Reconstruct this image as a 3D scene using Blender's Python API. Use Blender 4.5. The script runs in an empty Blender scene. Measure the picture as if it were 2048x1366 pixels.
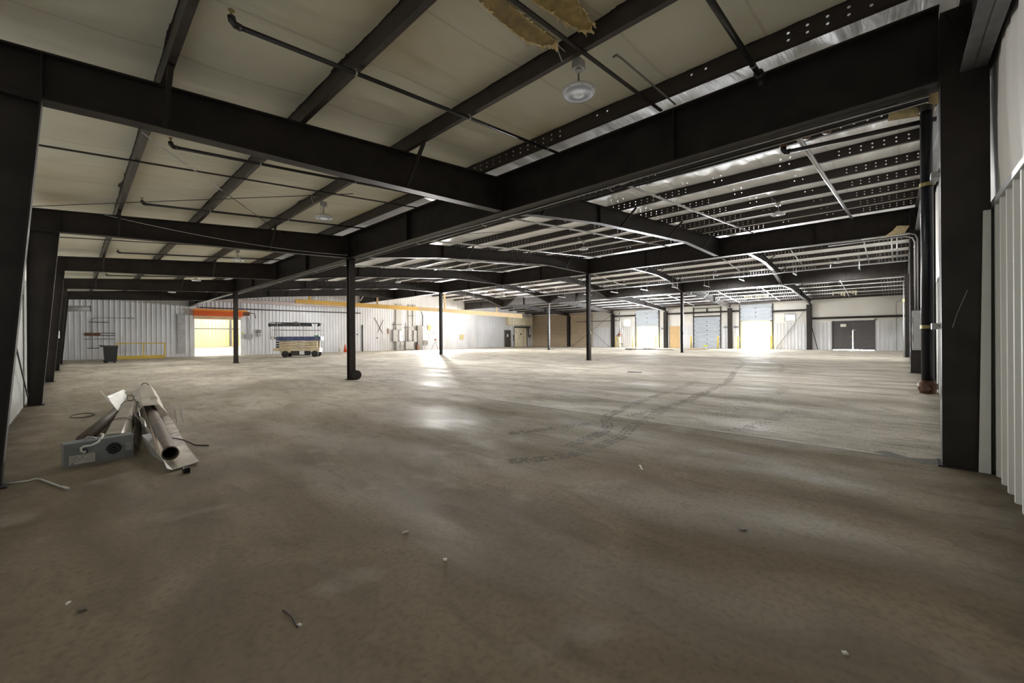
import bpy, math, random
from mathutils import Vector, Matrix, noise
random.seed(7)
S = bpy.context.scene
COL = S.collection

# ------------------------------------------------------------------ camera, world, exposure
F, HY, TH, ROLL, EYE = 821.6, 675.06, math.radians(43.184), math.radians(-0.355), 1.45
cth, sth = math.cos(TH), math.sin(TH)
fwd, rgt, upv = Vector((cth, sth, 0)), Vector((sth, -cth, 0)), Vector((0, 0, 1))
cam = bpy.data.cameras.new('camera'); cam_o = bpy.data.objects.new('camera', cam); COL.objects.link(cam_o)
cam.sensor_fit = 'HORIZONTAL'; cam.sensor_width = 36.0; cam.lens = F * 36.0 / 2048
cam.shift_x = 0.0; cam.shift_y = -(1366 / 2 - HY) / 2048.0
cam.clip_start = 0.02; cam.clip_end = 400
ca, sa = math.cos(ROLL), math.sin(ROLL)
cx = rgt * ca + upv * sa
cy = -rgt * sa + upv * ca
R = Matrix((cx, cy, -fwd)).transposed()
cam_o.matrix_world = Matrix.Translation((0, 0, EYE)) @ R.to_4x4()
S.camera = cam_o
S.view_settings.view_transform = 'Standard'; S.view_settings.look = 'None'
S.view_settings.gamma = 1.0; S.view_settings.use_curve_mapping = False
S.view_settings.exposure = 1.2
S.cycles.use_denoising = True
S.cycles.max_bounces = 12; S.cycles.diffuse_bounces = 8; S.cycles.transparent_max_bounces = 24
S.cycles.sample_clamp_indirect = 6.0

W = bpy.data.worlds.new('sky'); S.world = W; W.use_nodes = True
bg = W.node_tree.nodes['Background']
# overcast sky above a sunlit pale yard: the yard fills the lower half of the surroundings
SKY_L, YARD_L = 18.0, 115.0
_n, _l = W.node_tree.nodes.new, W.node_tree.links.new
_tc = _n('ShaderNodeTexCoord'); _sp = _n('ShaderNodeSeparateXYZ'); _mr = _n('ShaderNodeMapRange')
_l(_tc.outputs['Generated'], _sp.inputs['Vector']); _l(_sp.outputs['Z'], _mr.inputs['Value'])
_mr.inputs['From Min'].default_value = -0.04; _mr.inputs['From Max'].default_value = 0.04
_mr.inputs['To Min'].default_value = YARD_L; _mr.inputs['To Max'].default_value = SKY_L
_l(_mr.outputs['Result'], bg.inputs['Strength'])
bg.inputs['Color'].default_value = (0.96, 0.98, 1.0, 1)


def portal(y0, y1, z0, z1, x=52.25):
    l = bpy.data.lights.new('door_portal', 'AREA'); l.shape = 'RECTANGLE'
    l.size = y1 - y0; l.size_y = z1 - z0; l.cycles.is_portal = True
    o = bpy.data.objects.new('door_portal', l); COL.objects.link(o)
    o.location = (x, (y0 + y1) / 2, (z0 + z1) / 2)
    o.rotation_euler = Vector((-1, 0, 0)).to_track_quat('-Z', 'Y').to_euler()
portal(22.65, 25.75, 0.0, 2.85); portal(9.97, 13.05, 0.0, 3.17)

# fill powers in watts, added at the unlit high-bay lamps, by bay and row
LAMP_FILL = {'left': [42, 150, 230, 270, 220, 150], 'middle': [240, 540, 620, 460, 270, 150], 'far': [620, 720, 660, 540, 420, 420]}
WORKLIGHT = 55
YELLOW_ROOM = 600


def at(px, py, Z=None, X=None, Y=None):
    """the point of a level / x / y plane that a pixel of the 2048x1366 photo looks at"""
    x, y = (px - 1024.0) * ca + (py - HY) * sa, -(px - 1024.0) * sa + (py - HY) * ca
    d = fwd + rgt * (x / F) + upv * (-y / F)
    if X is not None: t = X / d.x
    elif Y is not None: t = Y / d.y
    else: t = (Z - EYE) / d.z
    return Vector((d.x * t, d.y * t, EYE + d.z * t))


# ------------------------------------------------------------------ building numbers
XL, XE, YR, YF = -0.75, 52.0, -0.72, 44.0
G = [6.68, 21.97, 37.23]
FR = [6.5, 14.05, 21.6, 29.15, 36.7]
RIDGE = 29.6


def roof(x):            # underside of the purlins
    return 4.46 + 0.085 * x if x < RIDGE else 4.46 + 0.085 * (2 * RIDGE - x)


# ------------------------------------------------------------------ mesh builder
class MB:
    def __init__(s): s.v, s.f = [], []
    def add(s, vs, fs):
        b = len(s.v); s.v += [tuple(p) for p in vs]; s.f += [tuple(i + b for i in q) for q in fs]; return s
    def box(s, x0, x1, y0, y1, z0, z1):
        vs = [(x, y, z) for x in (x0, x1) for y in (y0, y1) for z in (z0, z1)]
        return s.add(vs, [(0, 1, 3, 2), (4, 6, 7, 5), (0, 4, 5, 1), (2, 3, 7, 6), (0, 2, 6, 4), (1, 5, 7, 3)])
    def hexa(s, a, b):  # two quads, same winding
        return s.add(list(a) + list(b), [(3, 2, 1, 0), (4, 5, 6, 7)] + [(i, (i + 1) % 4, 4 + (i + 1) % 4, 4 + i) for i in range(4)])
    def bar(s, p0, p1, w, h, up=(0, 0, 1)):
        p0, p1 = Vector(p0), Vector(p1); d = (p1 - p0).normalized(); up = Vector(up)
        if abs(d.dot(up)) > 0.97: up = Vector((1, 0, 0))
        a = d.cross(up).normalized(); b = a.cross(d).normalized()
        q = lambda p: [p + a * (i * w / 2) + b * (j * h / 2) for i, j in ((-1, -1), (1, -1), (1, 1), (-1, 1))]
        return s.hexa(q(p0), q(p1))
    def tube(s, pts, r, n=8, cap=True):
        pts = [Vector(p) for p in pts]; base = len(s.v); m = len(pts); prev = None
        for i, p in enumerate(pts):
            t = (pts[min(i + 1, m - 1)] - pts[max(i - 1, 0)]).normalized()
            if prev is None:
                u = Vector((0, 0, 1)) if abs(t.z) < 0.9 else Vector((1, 0, 0)); a = t.cross(u).normalized()
            else:
                a = (prev - t * prev.dot(t)).normalized()
            prev = a; b = t.cross(a)
            rr = r[i] if isinstance(r, (list, tuple)) else r
            for k in range(n):
                g = 2 * math.pi * k / n; s.v.append(tuple(p + a * (math.cos(g) * rr) + b * (math.sin(g) * rr)))
        for i in range(m - 1):
            for k in range(n):
                s.f.append((base + i * n + k, base + i * n + (k + 1) % n, base + (i + 1) * n + (k + 1) % n, base + (i + 1) * n + k))
        if cap:
            s.f.append(tuple(base + k for k in reversed(range(n)))); s.f.append(tuple(base + (m - 1) * n + k for k in range(n)))
        return s
    def lathe(s, c, axis, prof, n=24):  # prof: (radius, height) along axis; r=0 ends close
        c = Vector(c); t = Vector(axis).normalized(); u = Vector((0, 0, 1)) if abs(t.z) < 0.9 else Vector((1, 0, 0))
        a = t.cross(u).normalized(); b = t.cross(a); base = len(s.v); m = len(prof)
        for r, h in prof:
            for k in range(n):
                g = 2 * math.pi * k / n; s.v.append(tuple(c + t * h + a * (math.cos(g) * r) + b * (math.sin(g) * r)))
        for i in range(m - 1):
            for k in range(n):
                s.f.append((base + i * n + k, base + i * n + (k + 1) % n, base + (i + 1) * n + (k + 1) % n, base + (i + 1) * n + k))
        if prof[0][0] > 1e-4: s.f.append(tuple(base + k for k in reversed(range(n))))
        if prof[-1][0] > 1e-4: s.f.append(tuple(base + (m - 1) * n + k for k in range(n)))
        return s
    def ibeam(s, axis, fix, prof, bf, tf=0.018, tw=0.012):
        """H section running along 'x' or 'y' at fix; prof = [(station, z_bottom, z_top)]"""
        P = (lambda u, w, z: (u, fix + w, z)) if axis == 'x' else (lambda u, w, z: (fix + w, u, z))
        for w0, w1, lo, hi in ((-bf / 2, bf / 2, 'b', 'b+'), (-bf / 2, bf / 2, 't-', 't'), (-tw / 2, tw / 2, 'b', 't')):
            g = {'b': lambda b, t: b, 'b+': lambda b, t: b + tf, 't-': lambda b, t: t - tf, 't': lambda b, t: t}
            base = len(s.v)
            for u, b, t in prof:
                z0, z1 = g[lo](b, t), g[hi](b, t)
                s.v += [P(u, w0, z0), P(u, w1, z0), P(u, w1, z1), P(u, w0, z1)]
            for i in range(len(prof) - 1):
                for k in range(4):
                    s.f.append((base + 4 * i + k, base + 4 * i + (k + 1) % 4, base + 4 * i + 4 + (k + 1) % 4, base + 4 * i + 4 + k))
            e = base + 4 * (len(prof) - 1)
            s.f += [(base + 3, base + 2, base + 1, base), (e, e + 1, e + 2, e + 3)]
        return s
    def hcol(s, x, y, z0, z1, d, b, along='y', tf=0.014, tw=0.01):
        """H post: flanges face +-along"""
        if along == 'y':
            s.box(x - b / 2, x + b / 2, y - d / 2, y - d / 2 + tf, z0, z1); s.box(x - b / 2, x + b / 2, y + d / 2 - tf, y + d / 2, z0, z1)
            s.box(x - tw / 2, x + tw / 2, y - d / 2 + tf, y + d / 2 - tf, z0, z1)
        else:
            s.box(x - d / 2, x - d / 2 + tf, y - b / 2, y + b / 2, z0, z1); s.box(x + d / 2 - tf, x + d / 2, y - b / 2, y + b / 2, z0, z1)
            s.box(x - d / 2 + tf, x + d / 2 - tf, y - tw / 2, y + tw / 2, z0, z1)
        return s
    def xf(s, loc, rz=0.0):
        M = Matrix.Translation(loc) @ Matrix.Rotation(rz, 4, 'Z'); s.v = [tuple(M @ Vector(p)) for p in s.v]; return s
    def build(s, name, m, parent=None, smooth=False):
        o0 = ORG.get(parent.name if parent else None, Vector((0, 0, 0)))
        me = bpy.data.meshes.new(name); me.from_pydata([tuple(Vector(p) - o0) for p in s.v], [], s.f); me.update()
        ob = bpy.data.objects.new(name, me); COL.objects.link(ob)
        if m: me.materials.append(m)
        if smooth:
            for p in me.polygons: p.use_smooth = True
        if parent: ob.parent = parent; ORG[ob.name] = o0
        return ob


ORG = {}


def tag(o, label=None, cat=None, group=None, kind=None):
    for k, v in (('label', label), ('category', cat), ('group', group), ('kind', kind)):
        if v: o[k] = v
    return o


def thing(name, label, cat, loc=(0, 0, 0), group=None):
    o = bpy.data.objects.new(name, None); COL.objects.link(o); o.location = loc; o.empty_display_size = 0.2
    ORG[o.name] = Vector(loc)
    return tag(o, label, cat, group)


def dup(o, parent=None, loc=None):
    c = o.copy(); COL.objects.link(c)
    if parent: c.parent = parent
    if loc is not None: c.location = loc
    for ch in list(o.children): dup(ch, c)
    return c


def ordn(i): return ('nearest', 'second', 'third', 'fourth', 'fifth', 'sixth', 'seventh', 'eighth', 'ninth', 'tenth', 'eleventh', 'twelfth')[i]


# ------------------------------------------------------------------ materials
def newmat(name):
    m = bpy.data.materials.new(name); m.use_nodes = True
    nt = m.node_tree; return m, nt, nt.nodes['Principled BSDF'], nt.nodes.new, nt.links.new


def pbr(name, col, rough=0.5, metal=0.0, var=0.15, scale=6.0, stretch=(1, 1, 1), bump=0.0, bscale=40.0, dirt=None, dirt_amt=0.5, spec=None):
    m, nt, b, N, L = newmat(name)
    geo = N('ShaderNodeNewGeometry'); mp = N('ShaderNodeMapping'); mp.inputs['Scale'].default_value = stretch
    L(geo.outputs['Position'], mp.inputs['Vector'])
    nz = N('ShaderNodeTexNoise'); nz.inputs['Scale'].default_value = scale; nz.inputs['Detail'].default_value = 5
    L(mp.outputs['Vector'], nz.inputs['Vector'])
    rp = N('ShaderNodeValToRGB'); c = Vector(col)
    rp.color_ramp.elements[0].position = 0.3; rp.color_ramp.elements[1].position = 0.7
    rp.color_ramp.elements[0].color = (*(c * (1 - var)), 1); rp.color_ramp.elements[1].color = (*[min(1, q) for q in c * (1 + var)], 1)
    L(nz.outputs['Fac'], rp.inputs['Fac']); out = rp.outputs['Color']
    if dirt:
        n2 = N('ShaderNodeTexNoise'); n2.inputs['Scale'].default_value = scale * 0.35; n2.inputs['Detail'].default_value = 6
        L(mp.outputs['Vector'], n2.inputs['Vector'])
        r2 = N('ShaderNodeMapRange'); r2.inputs['From Min'].default_value = 0.48; r2.inputs['From Max'].default_value = 0.72; r2.inputs['To Max'].default_value = dirt_amt
        L(n2.outputs['Fac'], r2.inputs['Value'])
        mx = N('ShaderNodeMix'); mx.data_type = 'RGBA'; mx.inputs[7].default_value = (*dirt, 1)
        L(r2.outputs['Result'], mx.inputs[0]); L(out, mx.inputs[6]); out = mx.outputs[2]
    L(out, b.inputs['Base Color'])
    b.inputs['Roughness'].default_value = rough; b.inputs['Metallic'].default_value = metal
    if spec is not None: b.inputs['Specular IOR Level'].default_value = spec
    if bump:
        n3 = N('ShaderNodeTexNoise'); n3.inputs['Scale'].default_value = bscale; n3.inputs['Detail'].default_value = 4
        L(mp.outputs['Vector'], n3.inputs['Vector'])
        bp = N('ShaderNodeBump'); bp.inputs['Strength'].default_value = bump; bp.inputs['Distance'].default_value = 0.02
        L(n3.outputs['Fac'], bp.inputs['Height']); L(bp.outputs['Normal'], b.inputs['Normal'])
    return m


def emit(name, col, strength):
    m, nt, b, N, L = newmat(name)
    b.inputs['Base Color'].default_value = (*col, 1); b.inputs['Emission Color'].default_value = (*col, 1)
    b.inputs['Emission Strength'].default_value = strength; b.inputs['Roughness'].default_value = 0.3
    return m


M_STEEL = pbr('dark painted steel', (0.023, 0.0185, 0.016), 0.5, 0, 0.35, 3.0, spec=0.28, dirt=(0.026, 0.023, 0.021), dirt_amt=0.35, bump=0.05, bscale=60)
M_STEEL_LIT = pbr('door-lit dark steel', (0.13, 0.13, 0.135), 0.45, 0, 0.2, 5)  # end rafters only: door light painted in as a paler steel
M_STEELG = pbr('dark grey steel', (0.05, 0.048, 0.046), 0.42, 0, 0.25, 5.0)
M_PIPE = pbr('black iron pipe', (0.022, 0.019, 0.018), 0.38, 0, 0.3, 12)
M_RISER = pbr('dark blue riser paint', (0.012, 0.015, 0.022), 0.3, 0, 0.3, 10)
M_GALV = pbr('galvanised steel', (0.50, 0.51, 0.51), 0.38, 0.6, 0.12, 14)
M_BRIGHT = pbr('bright conduit', (0.55, 0.55, 0.56), 0.32, 0.7, 0.1, 14)
M_COPPER = pbr('rusty coupling', (0.13, 0.06, 0.036), 0.45, 0.2, 0.35, 30)
M_BRASS = pbr('yellowed bracket', (0.34, 0.28, 0.12), 0.45, 0.4, 0.2, 20)
M_WHITE = pbr('white painted metal', (0.72, 0.73, 0.74), 0.42, 0, 0.06, 3, dirt=(0.45, 0.42, 0.38), dirt_amt=0.35)
M_DOORW = pbr('bluish white door panel', (0.40, 0.44, 0.50), 0.5, 0, 0.05, 3)
M_SHEET = pbr('white wall sheeting', (0.70, 0.71, 0.74), 0.62, 0, 0.06, 1.4, (1, 1, 0.35), dirt=(0.46, 0.43, 0.40), dirt_amt=0.4, spec=0.25)
M_SHEETN = pbr('grey wall sheeting', (0.60, 0.61, 0.58), 0.42, 0, 0.05, 2.0, (1, 1, 0.35), dirt=(0.36, 0.34, 0.30), dirt_amt=0.4)
M_CREAM = pbr('cream paint', (0.62, 0.52, 0.35), 0.5, 0, 0.12, 8, dirt=(0.30, 0.22, 0.12), dirt_amt=0.5)
M_BLUE = pbr('blue platform paint', (0.045, 0.06, 0.15), 0.45, 0, 0.35, 7, dirt=(0.35, 0.35, 0.38), dirt_amt=0.35)
M_RUBBER = pbr('black rubber', (0.022, 0.02, 0.018), 0.7, 0, 0.3, 25)
M_BLACK = pbr('black plastic', (0.014, 0.015, 0.016), 0.45, 0, 0.2, 18)
M_YELLOW = pbr('safety yellow paint', (0.62, 0.44, 0.06), 0.45, 0, 0.1, 8)
M_TAN = pbr('tan crane beam paint', (0.42, 0.28, 0.12), 0.5, 0, 0.1, 3)
M_GOLD = pbr('gold crane beam paint', (0.56, 0.33, 0.06), 0.5, 0, 0.08, 3)
M_PINK = pbr('faded primer beam', (0.52, 0.44, 0.42), 0.55, 0, 0.08, 3)
M_ORANGE = pbr('orange beam paint', (0.62, 0.10, 0.01), 0.45, 0, 0.1, 3)
M_ORANGE2 = pbr('bright orange edge', (0.75, 0.25, 0.02), 0.45, 0, 0.1, 3)
M_CONE = pbr('traffic cone orange', (0.70, 0.09, 0.015), 0.5, 0, 0.05, 6)
M_GREYBOX = pbr('grey electrical enclosure', (0.34, 0.34, 0.33), 0.45, 0, 0.08, 6)
M_GREYD = pbr('dark grey enclosure', (0.20, 0.19, 0.175), 0.5, 0, 0.1, 6)
M_HEATER = pbr('grey heater enclosure', (0.21, 0.225, 0.235), 0.42, 0, 0.1, 9, dirt=(0.14, 0.13, 0.11), dirt_amt=0.4)
M_ALU = pbr('dull aluminium reflector', (0.44, 0.40, 0.34), 0.42, 0.55, 0.25, 7, dirt=(0.16, 0.125, 0.095), dirt_amt=0.75, bump=0.25, bscale=6)
M_ALUW = pbr('pale bent aluminium', (0.60, 0.60, 0.58), 0.45, 0.15, 0.08, 7)
M_TUBE = pbr('scorched heater tube', (0.095, 0.075, 0.055), 0.6, 0.15, 0.4, 8)
M_LABEL = pbr('printed label', (0.52, 0.51, 0.47), 0.6, 0, 0.05, 30)
M_INK = pbr('label ink', (0.10, 0.10, 0.10), 0.7, 0, 0.05, 30)
M_BROWN = pbr('dark brown door paint', (0.055, 0.042, 0.036), 0.5, 0, 0.1, 4)
M_CHAR = pbr('charcoal door paint', (0.075, 0.068, 0.070), 0.5, 0, 0.1, 3, bump=0.1)
M_OSB = pbr('bare wood sheet', (0.55, 0.38, 0.19), 0.65, 0, 0.12, 9)
M_WOOD = pbr('weathered board', (0.26, 0.22, 0.17), 0.7, 0, 0.2, 10)
M_YWALL = pbr('yellow room sheeting', (0.76, 0.62, 0.28), 0.5, 0, 0.05, 0.4)
M_FIBRE = pbr('exposed fibreglass', (0.40, 0.30, 0.13), 0.9, 0, 0.3, 9, dirt=(0.22, 0.18, 0.12), dirt_amt=0.8, bump=0.4, bscale=30)
M_RAG = pbr('torn facing', (0.80, 0.67, 0.40), 0.8, 0, 0.2, 12)
M_RAGW = pbr('pale torn facing', (0.66, 0.62, 0.50), 0.8, 0, 0.15, 12)
M_CORD = pbr('white cord', (0.66, 0.66, 0.62), 0.5, 0, 0.05, 10)
M_ROPE = pbr('grey wire', (0.30, 0.28, 0.25), 0.5, 0.3, 0.1, 10)
M_WIRED = pbr('dark wire', (0.04, 0.035, 0.03), 0.5, 0.3, 0.1, 10)
M_GREEN = pbr('green tag', (0.06, 0.32, 0.14), 0.5, 0, 0.1, 10)
M_LIME = pbr('lime sticker', (0.55, 0.60, 0.10), 0.5, 0, 0.05, 10)
M_CHALK = pbr('white scrap', (0.72, 0.70, 0.66), 0.7, 0, 0.05, 10)
M_TYRE = pbr('tyre mark', (0.115, 0.098, 0.075), 0.6, 0, 0.25, 18, spec=0.1)
M_STAIN = pbr('dark floor stain', (0.10, 0.085, 0.07), 0.55, 0, 0.4, 12)
M_ROOM = pbr('pale room paint', (0.75, 0.72, 0.62), 0.6, 0, 0.05, 2)
M_APRON = pbr('bright concrete apron', (0.6, 0.6, 0.58), 0.8, 0, 0.08, 1)
M_LAMPW = emit('lit lamp glass', (1.0, 0.97, 0.90), 60)
M_ROOMLAMP = emit('lit room lamp', (1.0, 0.95, 0.8), 25)
M_LENS = emit('ribbed lamp lens', (0.8, 0.8, 0.82), 0.06)  # slight glow added to the lenses of unlit lamps
def _rings():
    nt = M_LENS.node_tree; N, L = nt.nodes.new, nt.links.new; b = nt.nodes['Principled BSDF']
    tc = N('ShaderNodeTexCoord'); sp = N('ShaderNodeSeparateXYZ'); L(tc.outputs['Object'], sp.inputs['Vector'])
    cb = N('ShaderNodeCombineXYZ'); L(sp.outputs['X'], cb.inputs['X']); L(sp.outputs['Y'], cb.inputs['Y'])
    ln = N('ShaderNodeVectorMath'); ln.operation = 'LENGTH'; L(cb.outputs['Vector'], ln.inputs[0])
    m = N('ShaderNodeMath'); m.operation = 'MULTIPLY'; m.inputs[1].default_value = 330.0; L(ln.outputs['Value'], m.inputs[0])
    q = N('ShaderNodeMath'); q.operation = 'SINE'; L(m.outputs[0], q.inputs[0])
    r = N('ShaderNodeMapRange'); r.inputs['From Min'].default_value = -0.6; r.inputs['From Max'].default_value = 0.6; L(q.outputs[0], r.inputs['Value'])
    x = N('ShaderNodeMix'); x.data_type = 'RGBA'; x.inputs[6].default_value = (0.30, 0.30, 0.31, 1); x.inputs[7].default_value = (0.9, 0.9, 0.92, 1)
    L(r.outputs['Result'], x.inputs[0]); L(x.outputs[2], b.inputs['Base Color']); L(x.outputs[2], b.inputs['Emission Color'])
_rings()


def insulation(name, along, col=(0.73, 0.715, 0.595), bump=0.5, beyond=None, stain=(0.86, 0.76, 0.58)):
    m, nt, b, N, L = newmat(name)
    geo = N('ShaderNodeNewGeometry'); mp = N('ShaderNodeMapping'); mp.inputs['Scale'].default_value = along
    L(geo.outputs['Position'], mp.inputs['Vector'])
    nz = N('ShaderNodeTexNoise'); nz.inputs['Scale'].default_value = 2.2; nz.inputs['Detail'].default_value = 6; nz.inputs['Distortion'].default_value = 0.5
    L(mp.outputs['Vector'], nz.inputs['Vector'])
    st = N('ShaderNodeTexNoise'); st.inputs['Scale'].default_value = 0.55; st.inputs['Detail'].default_value = 3
    L(geo.outputs['Position'], st.inputs['Vector'])
    rp = N('ShaderNodeValToRGB'); c = Vector(col)
    rp.color_ramp.elements[0].position = 0.5; rp.color_ramp.elements[1].position = 0.8
    rp.color_ramp.elements[0].color = (*c, 1); rp.color_ramp.elements[1].color = (c.x * stain[0], c.y * stain[1], c.z * stain[2], 1)
    L(st.outputs['Fac'], rp.inputs['Fac']); out = rp.outputs['Color']
    if beyond:   # whiter beyond the near girder: partly the brighter light there, put into the colour
        sx = N('ShaderNodeSeparateXYZ'); L(geo.outputs['Position'], sx.inputs['Vector'])
        gt = N('ShaderNodeMath'); gt.operation = 'GREATER_THAN'; gt.inputs[1].default_value = 6.0; L(sx.outputs['X'], gt.inputs[0])
        mx = N('ShaderNodeMix'); mx.data_type = 'RGBA'; L(gt.outputs[0], mx.inputs[0]); L(out, mx.inputs[6]); mx.inputs[7].default_value = (*beyond, 1); out = mx.outputs[2]
    if beyond:   # taped seams between the blankets
        sy = N('ShaderNodeSeparateXYZ'); L(geo.outputs['Position'], sy.inputs['Vector'])
        wn = N('ShaderNodeTexNoise'); wn.inputs['Scale'].default_value = 0.8; L(geo.outputs['Position'], wn.inputs['Vector'])
        ad = N('ShaderNodeMath'); ad.operation = 'MULTIPLY_ADD'; ad.inputs[1].default_value = 0.10; L(wn.outputs['Fac'], ad.inputs[0]); L(sy.outputs['Y'], ad.inputs[2])
        md = N('ShaderNodeMath'); md.operation = 'PINGPONG'; md.inputs[1].default_value = 0.61; L(ad.outputs[0], md.inputs[0])
        ls = N('ShaderNodeMapRange'); ls.inputs['From Min'].default_value = 0.004; ls.inputs['From Max'].default_value = 0.03; ls.inputs['To Min'].default_value = 0.28; ls.inputs['To Max'].default_value = 0.0
        L(md.outputs[0], ls.inputs['Value'])
        m2 = N('ShaderNodeMix'); m2.data_type = 'RGBA'; L(ls.outputs['Result'], m2.inputs[0]); L(out, m2.inputs[6]); m2.inputs[7].default_value = (0.30, 0.27, 0.20, 1); out = m2.outputs[2]
    L(out, b.inputs['Base Color'])
    b.inputs['Roughness'].default_value = 0.45
    bp = N('ShaderNodeBump'); bp.inputs['Strength'].default_value = bump; bp.inputs['Distance'].default_value = 0.03
    L(nz.outputs['Fac'], bp.inputs['Height']); L(bp.outputs['Normal'], b.inputs['Normal'])
    return m


M_INS = insulation('white roof insulation facing', (0.35, 2.2, 1), bump=1.0, beyond=(0.78, 0.78, 0.77))
M_INSW = insulation('white wall insulation facing', (1.4, 1.4, 0.25), (0.70, 0.69, 0.66), 0.7, None, (0.95, 0.91, 0.84))


def mat_floor():
    m, nt, b, N, L = newmat('worn concrete floor')
    geo = N('ShaderNodeNewGeometry'); P = geo.outputs['Position']
    sp = N('ShaderNodeSeparateXYZ'); L(P, sp.inputs['Vector'])

    def noi(scale, det=6, stretch=None, dist=0.0):
        n = N('ShaderNodeTexNoise'); n.inputs['Scale'].default_value = scale; n.inputs['Detail'].default_value = det; n.inputs['Distortion'].default_value = dist
        if stretch:
            mp = N('ShaderNodeMapping'); mp.inputs['Scale'].default_value = stretch; mp.inputs['Rotation'].default_value = (0, 0, 0.5); L(P, mp.inputs['Vector']); L(mp.outputs['Vector'], n.inputs['Vector'])
        else: L(P, n.inputs['Vector'])
        return n.outputs['Fac']

    def mr(v, a, b_, lo=0.0, hi=1.0):
        r = N('ShaderNodeMapRange'); r.inputs['From Min'].default_value = a; r.inputs['From Max'].default_value = b_; r.inputs['To Min'].default_value = lo; r.inputs['To Max'].default_value = hi
        L(v, r.inputs['Value']); return r.outputs['Result']

    def mix(f, A, B):
        x = N('ShaderNodeMix'); x.data_type = 'RGBA'
        L(f, x.inputs[0])
        for k, q in ((6, A), (7, B)):
            if isinstance(q, tuple): x.inputs[k].default_value = (*q, 1)
            else: L(q, x.inputs[k])
        return x.outputs[2]

    def mth(op, a, b_=None):
        x = N('ShaderNodeMath'); x.operation = op
        for i, q in enumerate((a, b_)):
            if q is None: continue
            if isinstance(q, (int, float)): x.inputs[i].default_value = q
            else: L(q, x.inputs[i])
        return x.outputs[0]
    pale = mix(mr(noi(0.9, 10, (1.0, 0.5, 1), 0.9), 0.38, 0.64), (0.60, 0.56, 0.485), (0.37, 0.34, 0.285))
    brown = mix(mr(noi(1.2, 12, (1.0, 0.6, 1), 0.9), 0.36, 0.66), (0.27, 0.222, 0.160), (0.18, 0.146, 0.104))
    nearside = mr(mth('ADD', sp.outputs['X'], mr(noi(1.5), 0, 1, -0.012, 0.012)), 6.66, 6.70)
    away = mth('ADD', sp.outputs['X'], mth('MULTIPLY', sp.outputs['Y'], 0.55))     # browner toward the near corner: dirt, plus the dimmer light painted in
    clean_lit = mth('MULTIPLY', mth('MAXIMUM', mth('MULTIPLY', nearside, 0.92), mth('MULTIPLY', mr(mth('ADD', away, mr(noi(0.35, 5), 0, 1, -2.5, 2.5)), 3.0, 17.0), 0.9)), 1.0)
    c = mix(clean_lit, brown, pale)
    c = mix(mr(noi(6, 12, (1, .35, 1), 0.8), 0.5, 0.72, 0, 0.55), c, (0.15, 0.125, 0.09))
    c = mix(mr(noi(26, 8), 0.45, 0.7, 0, 0.45), c, (0.13, 0.108, 0.08))        # smears
    c = mix(mr(noi(70, 3), 0.62, 0.75, 0, 0.35), c, (0.10, 0.085, 0.07))                 # grit
    c = mix(mr(noi(1.3, 9), 0.60, 0.78, 0, 0.45), c, (0.52, 0.50, 0.45))                 # pale scuffs
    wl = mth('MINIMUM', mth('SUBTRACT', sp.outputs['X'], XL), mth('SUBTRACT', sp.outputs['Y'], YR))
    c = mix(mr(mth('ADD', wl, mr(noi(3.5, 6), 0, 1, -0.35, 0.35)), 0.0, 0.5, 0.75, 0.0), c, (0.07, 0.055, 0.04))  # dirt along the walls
    for xj in (6.68, 14.52, 21.97, 29.6, 37.2, 44.8):
        d = mth('ABSOLUTE', mth('SUBTRACT', sp.outputs['X'], xj))
        c = mix(mr(mth('ABSOLUTE', mth('SUBTRACT', mth('SUBTRACT', sp.outputs['X'], xj), 0.05)), 0.01, 0.04, 0.5, 0.0), c, (0.62, 0.59, 0.52))
        c = mix(mr(d, 0.008, 0.024, 0.85, 0.0), c, (0.07, 0.06, 0.048))
    for yj in (14.05, 29.15):
        d = mth('ABSOLUTE', mth('SUBTRACT', sp.outputs['Y'], yj))
        c = mix(mr(d, 0.005, 0.014, 0.6, 0.0), c, (0.10, 0.09, 0.07))
    L(c, b.inputs['Base Color'])
    L(mr(noi(0.9, 9, (1, .35, 1), 0.6), 0.32, 0.68, 0.48, 0.85), b.inputs['Roughness']); L(mr(noi(1.1, 9, (1, .3, 1), 0.8), 0.42, 0.68, 0.03, 0.20), b.inputs['Specular IOR Level'])
    bp = N('ShaderNodeBump'); bp.inputs['Strength'].default_value = 0.12; bp.inputs['Distance'].default_value = 0.006
    L(noi(22, 6), bp.inputs['Height']); L(bp.outputs['Normal'], b.inputs['Normal'])
    return m


M_FLOOR = mat_floor()


def mat_block():
    m, nt, b, N, L = newmat('painted concrete block')
    geo = N('ShaderNodeNewGeometry'); sp = N('ShaderNodeSeparateXYZ'); L(geo.outputs['Position'], sp.inputs['Vector'])
    cb = N('ShaderNodeCombineXYZ'); L(sp.outputs['Y'], cb.inputs['X']); L(sp.outputs['Z'], cb.inputs['Y'])
    br = N('ShaderNodeTexBrick'); br.inputs['Scale'].default_value = 1.0; br.inputs['Brick Width'].default_value = 0.41; br.inputs['Row Height'].default_value = 0.205
    br.inputs['Mortar Size'].default_value = 0.022; br.inputs['Color1'].default_value = (0.58, 0.47, 0.34, 1); br.inputs['Color2'].default_value = (0.50, 0.40, 0.28, 1); br.inputs['Mortar'].default_value = (0.22, 0.165, 0.11, 1)
    L(cb.outputs['Vector'], br.inputs['Vector']); L(br.outputs['Color'], b.inputs['Base Color']); b.inputs['Roughness'].default_value = 0.8
    bp = N('ShaderNodeBump'); bp.inputs['Strength'].default_value = 0.6; bp.inputs['Distance'].default_value = 0.01; bp.invert = True
    L(br.outputs['Fac'], bp.inputs['Height']); L(bp.outputs['Normal'], b.inputs['Normal'])
    return m


M_BLOCK = mat_block()


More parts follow.
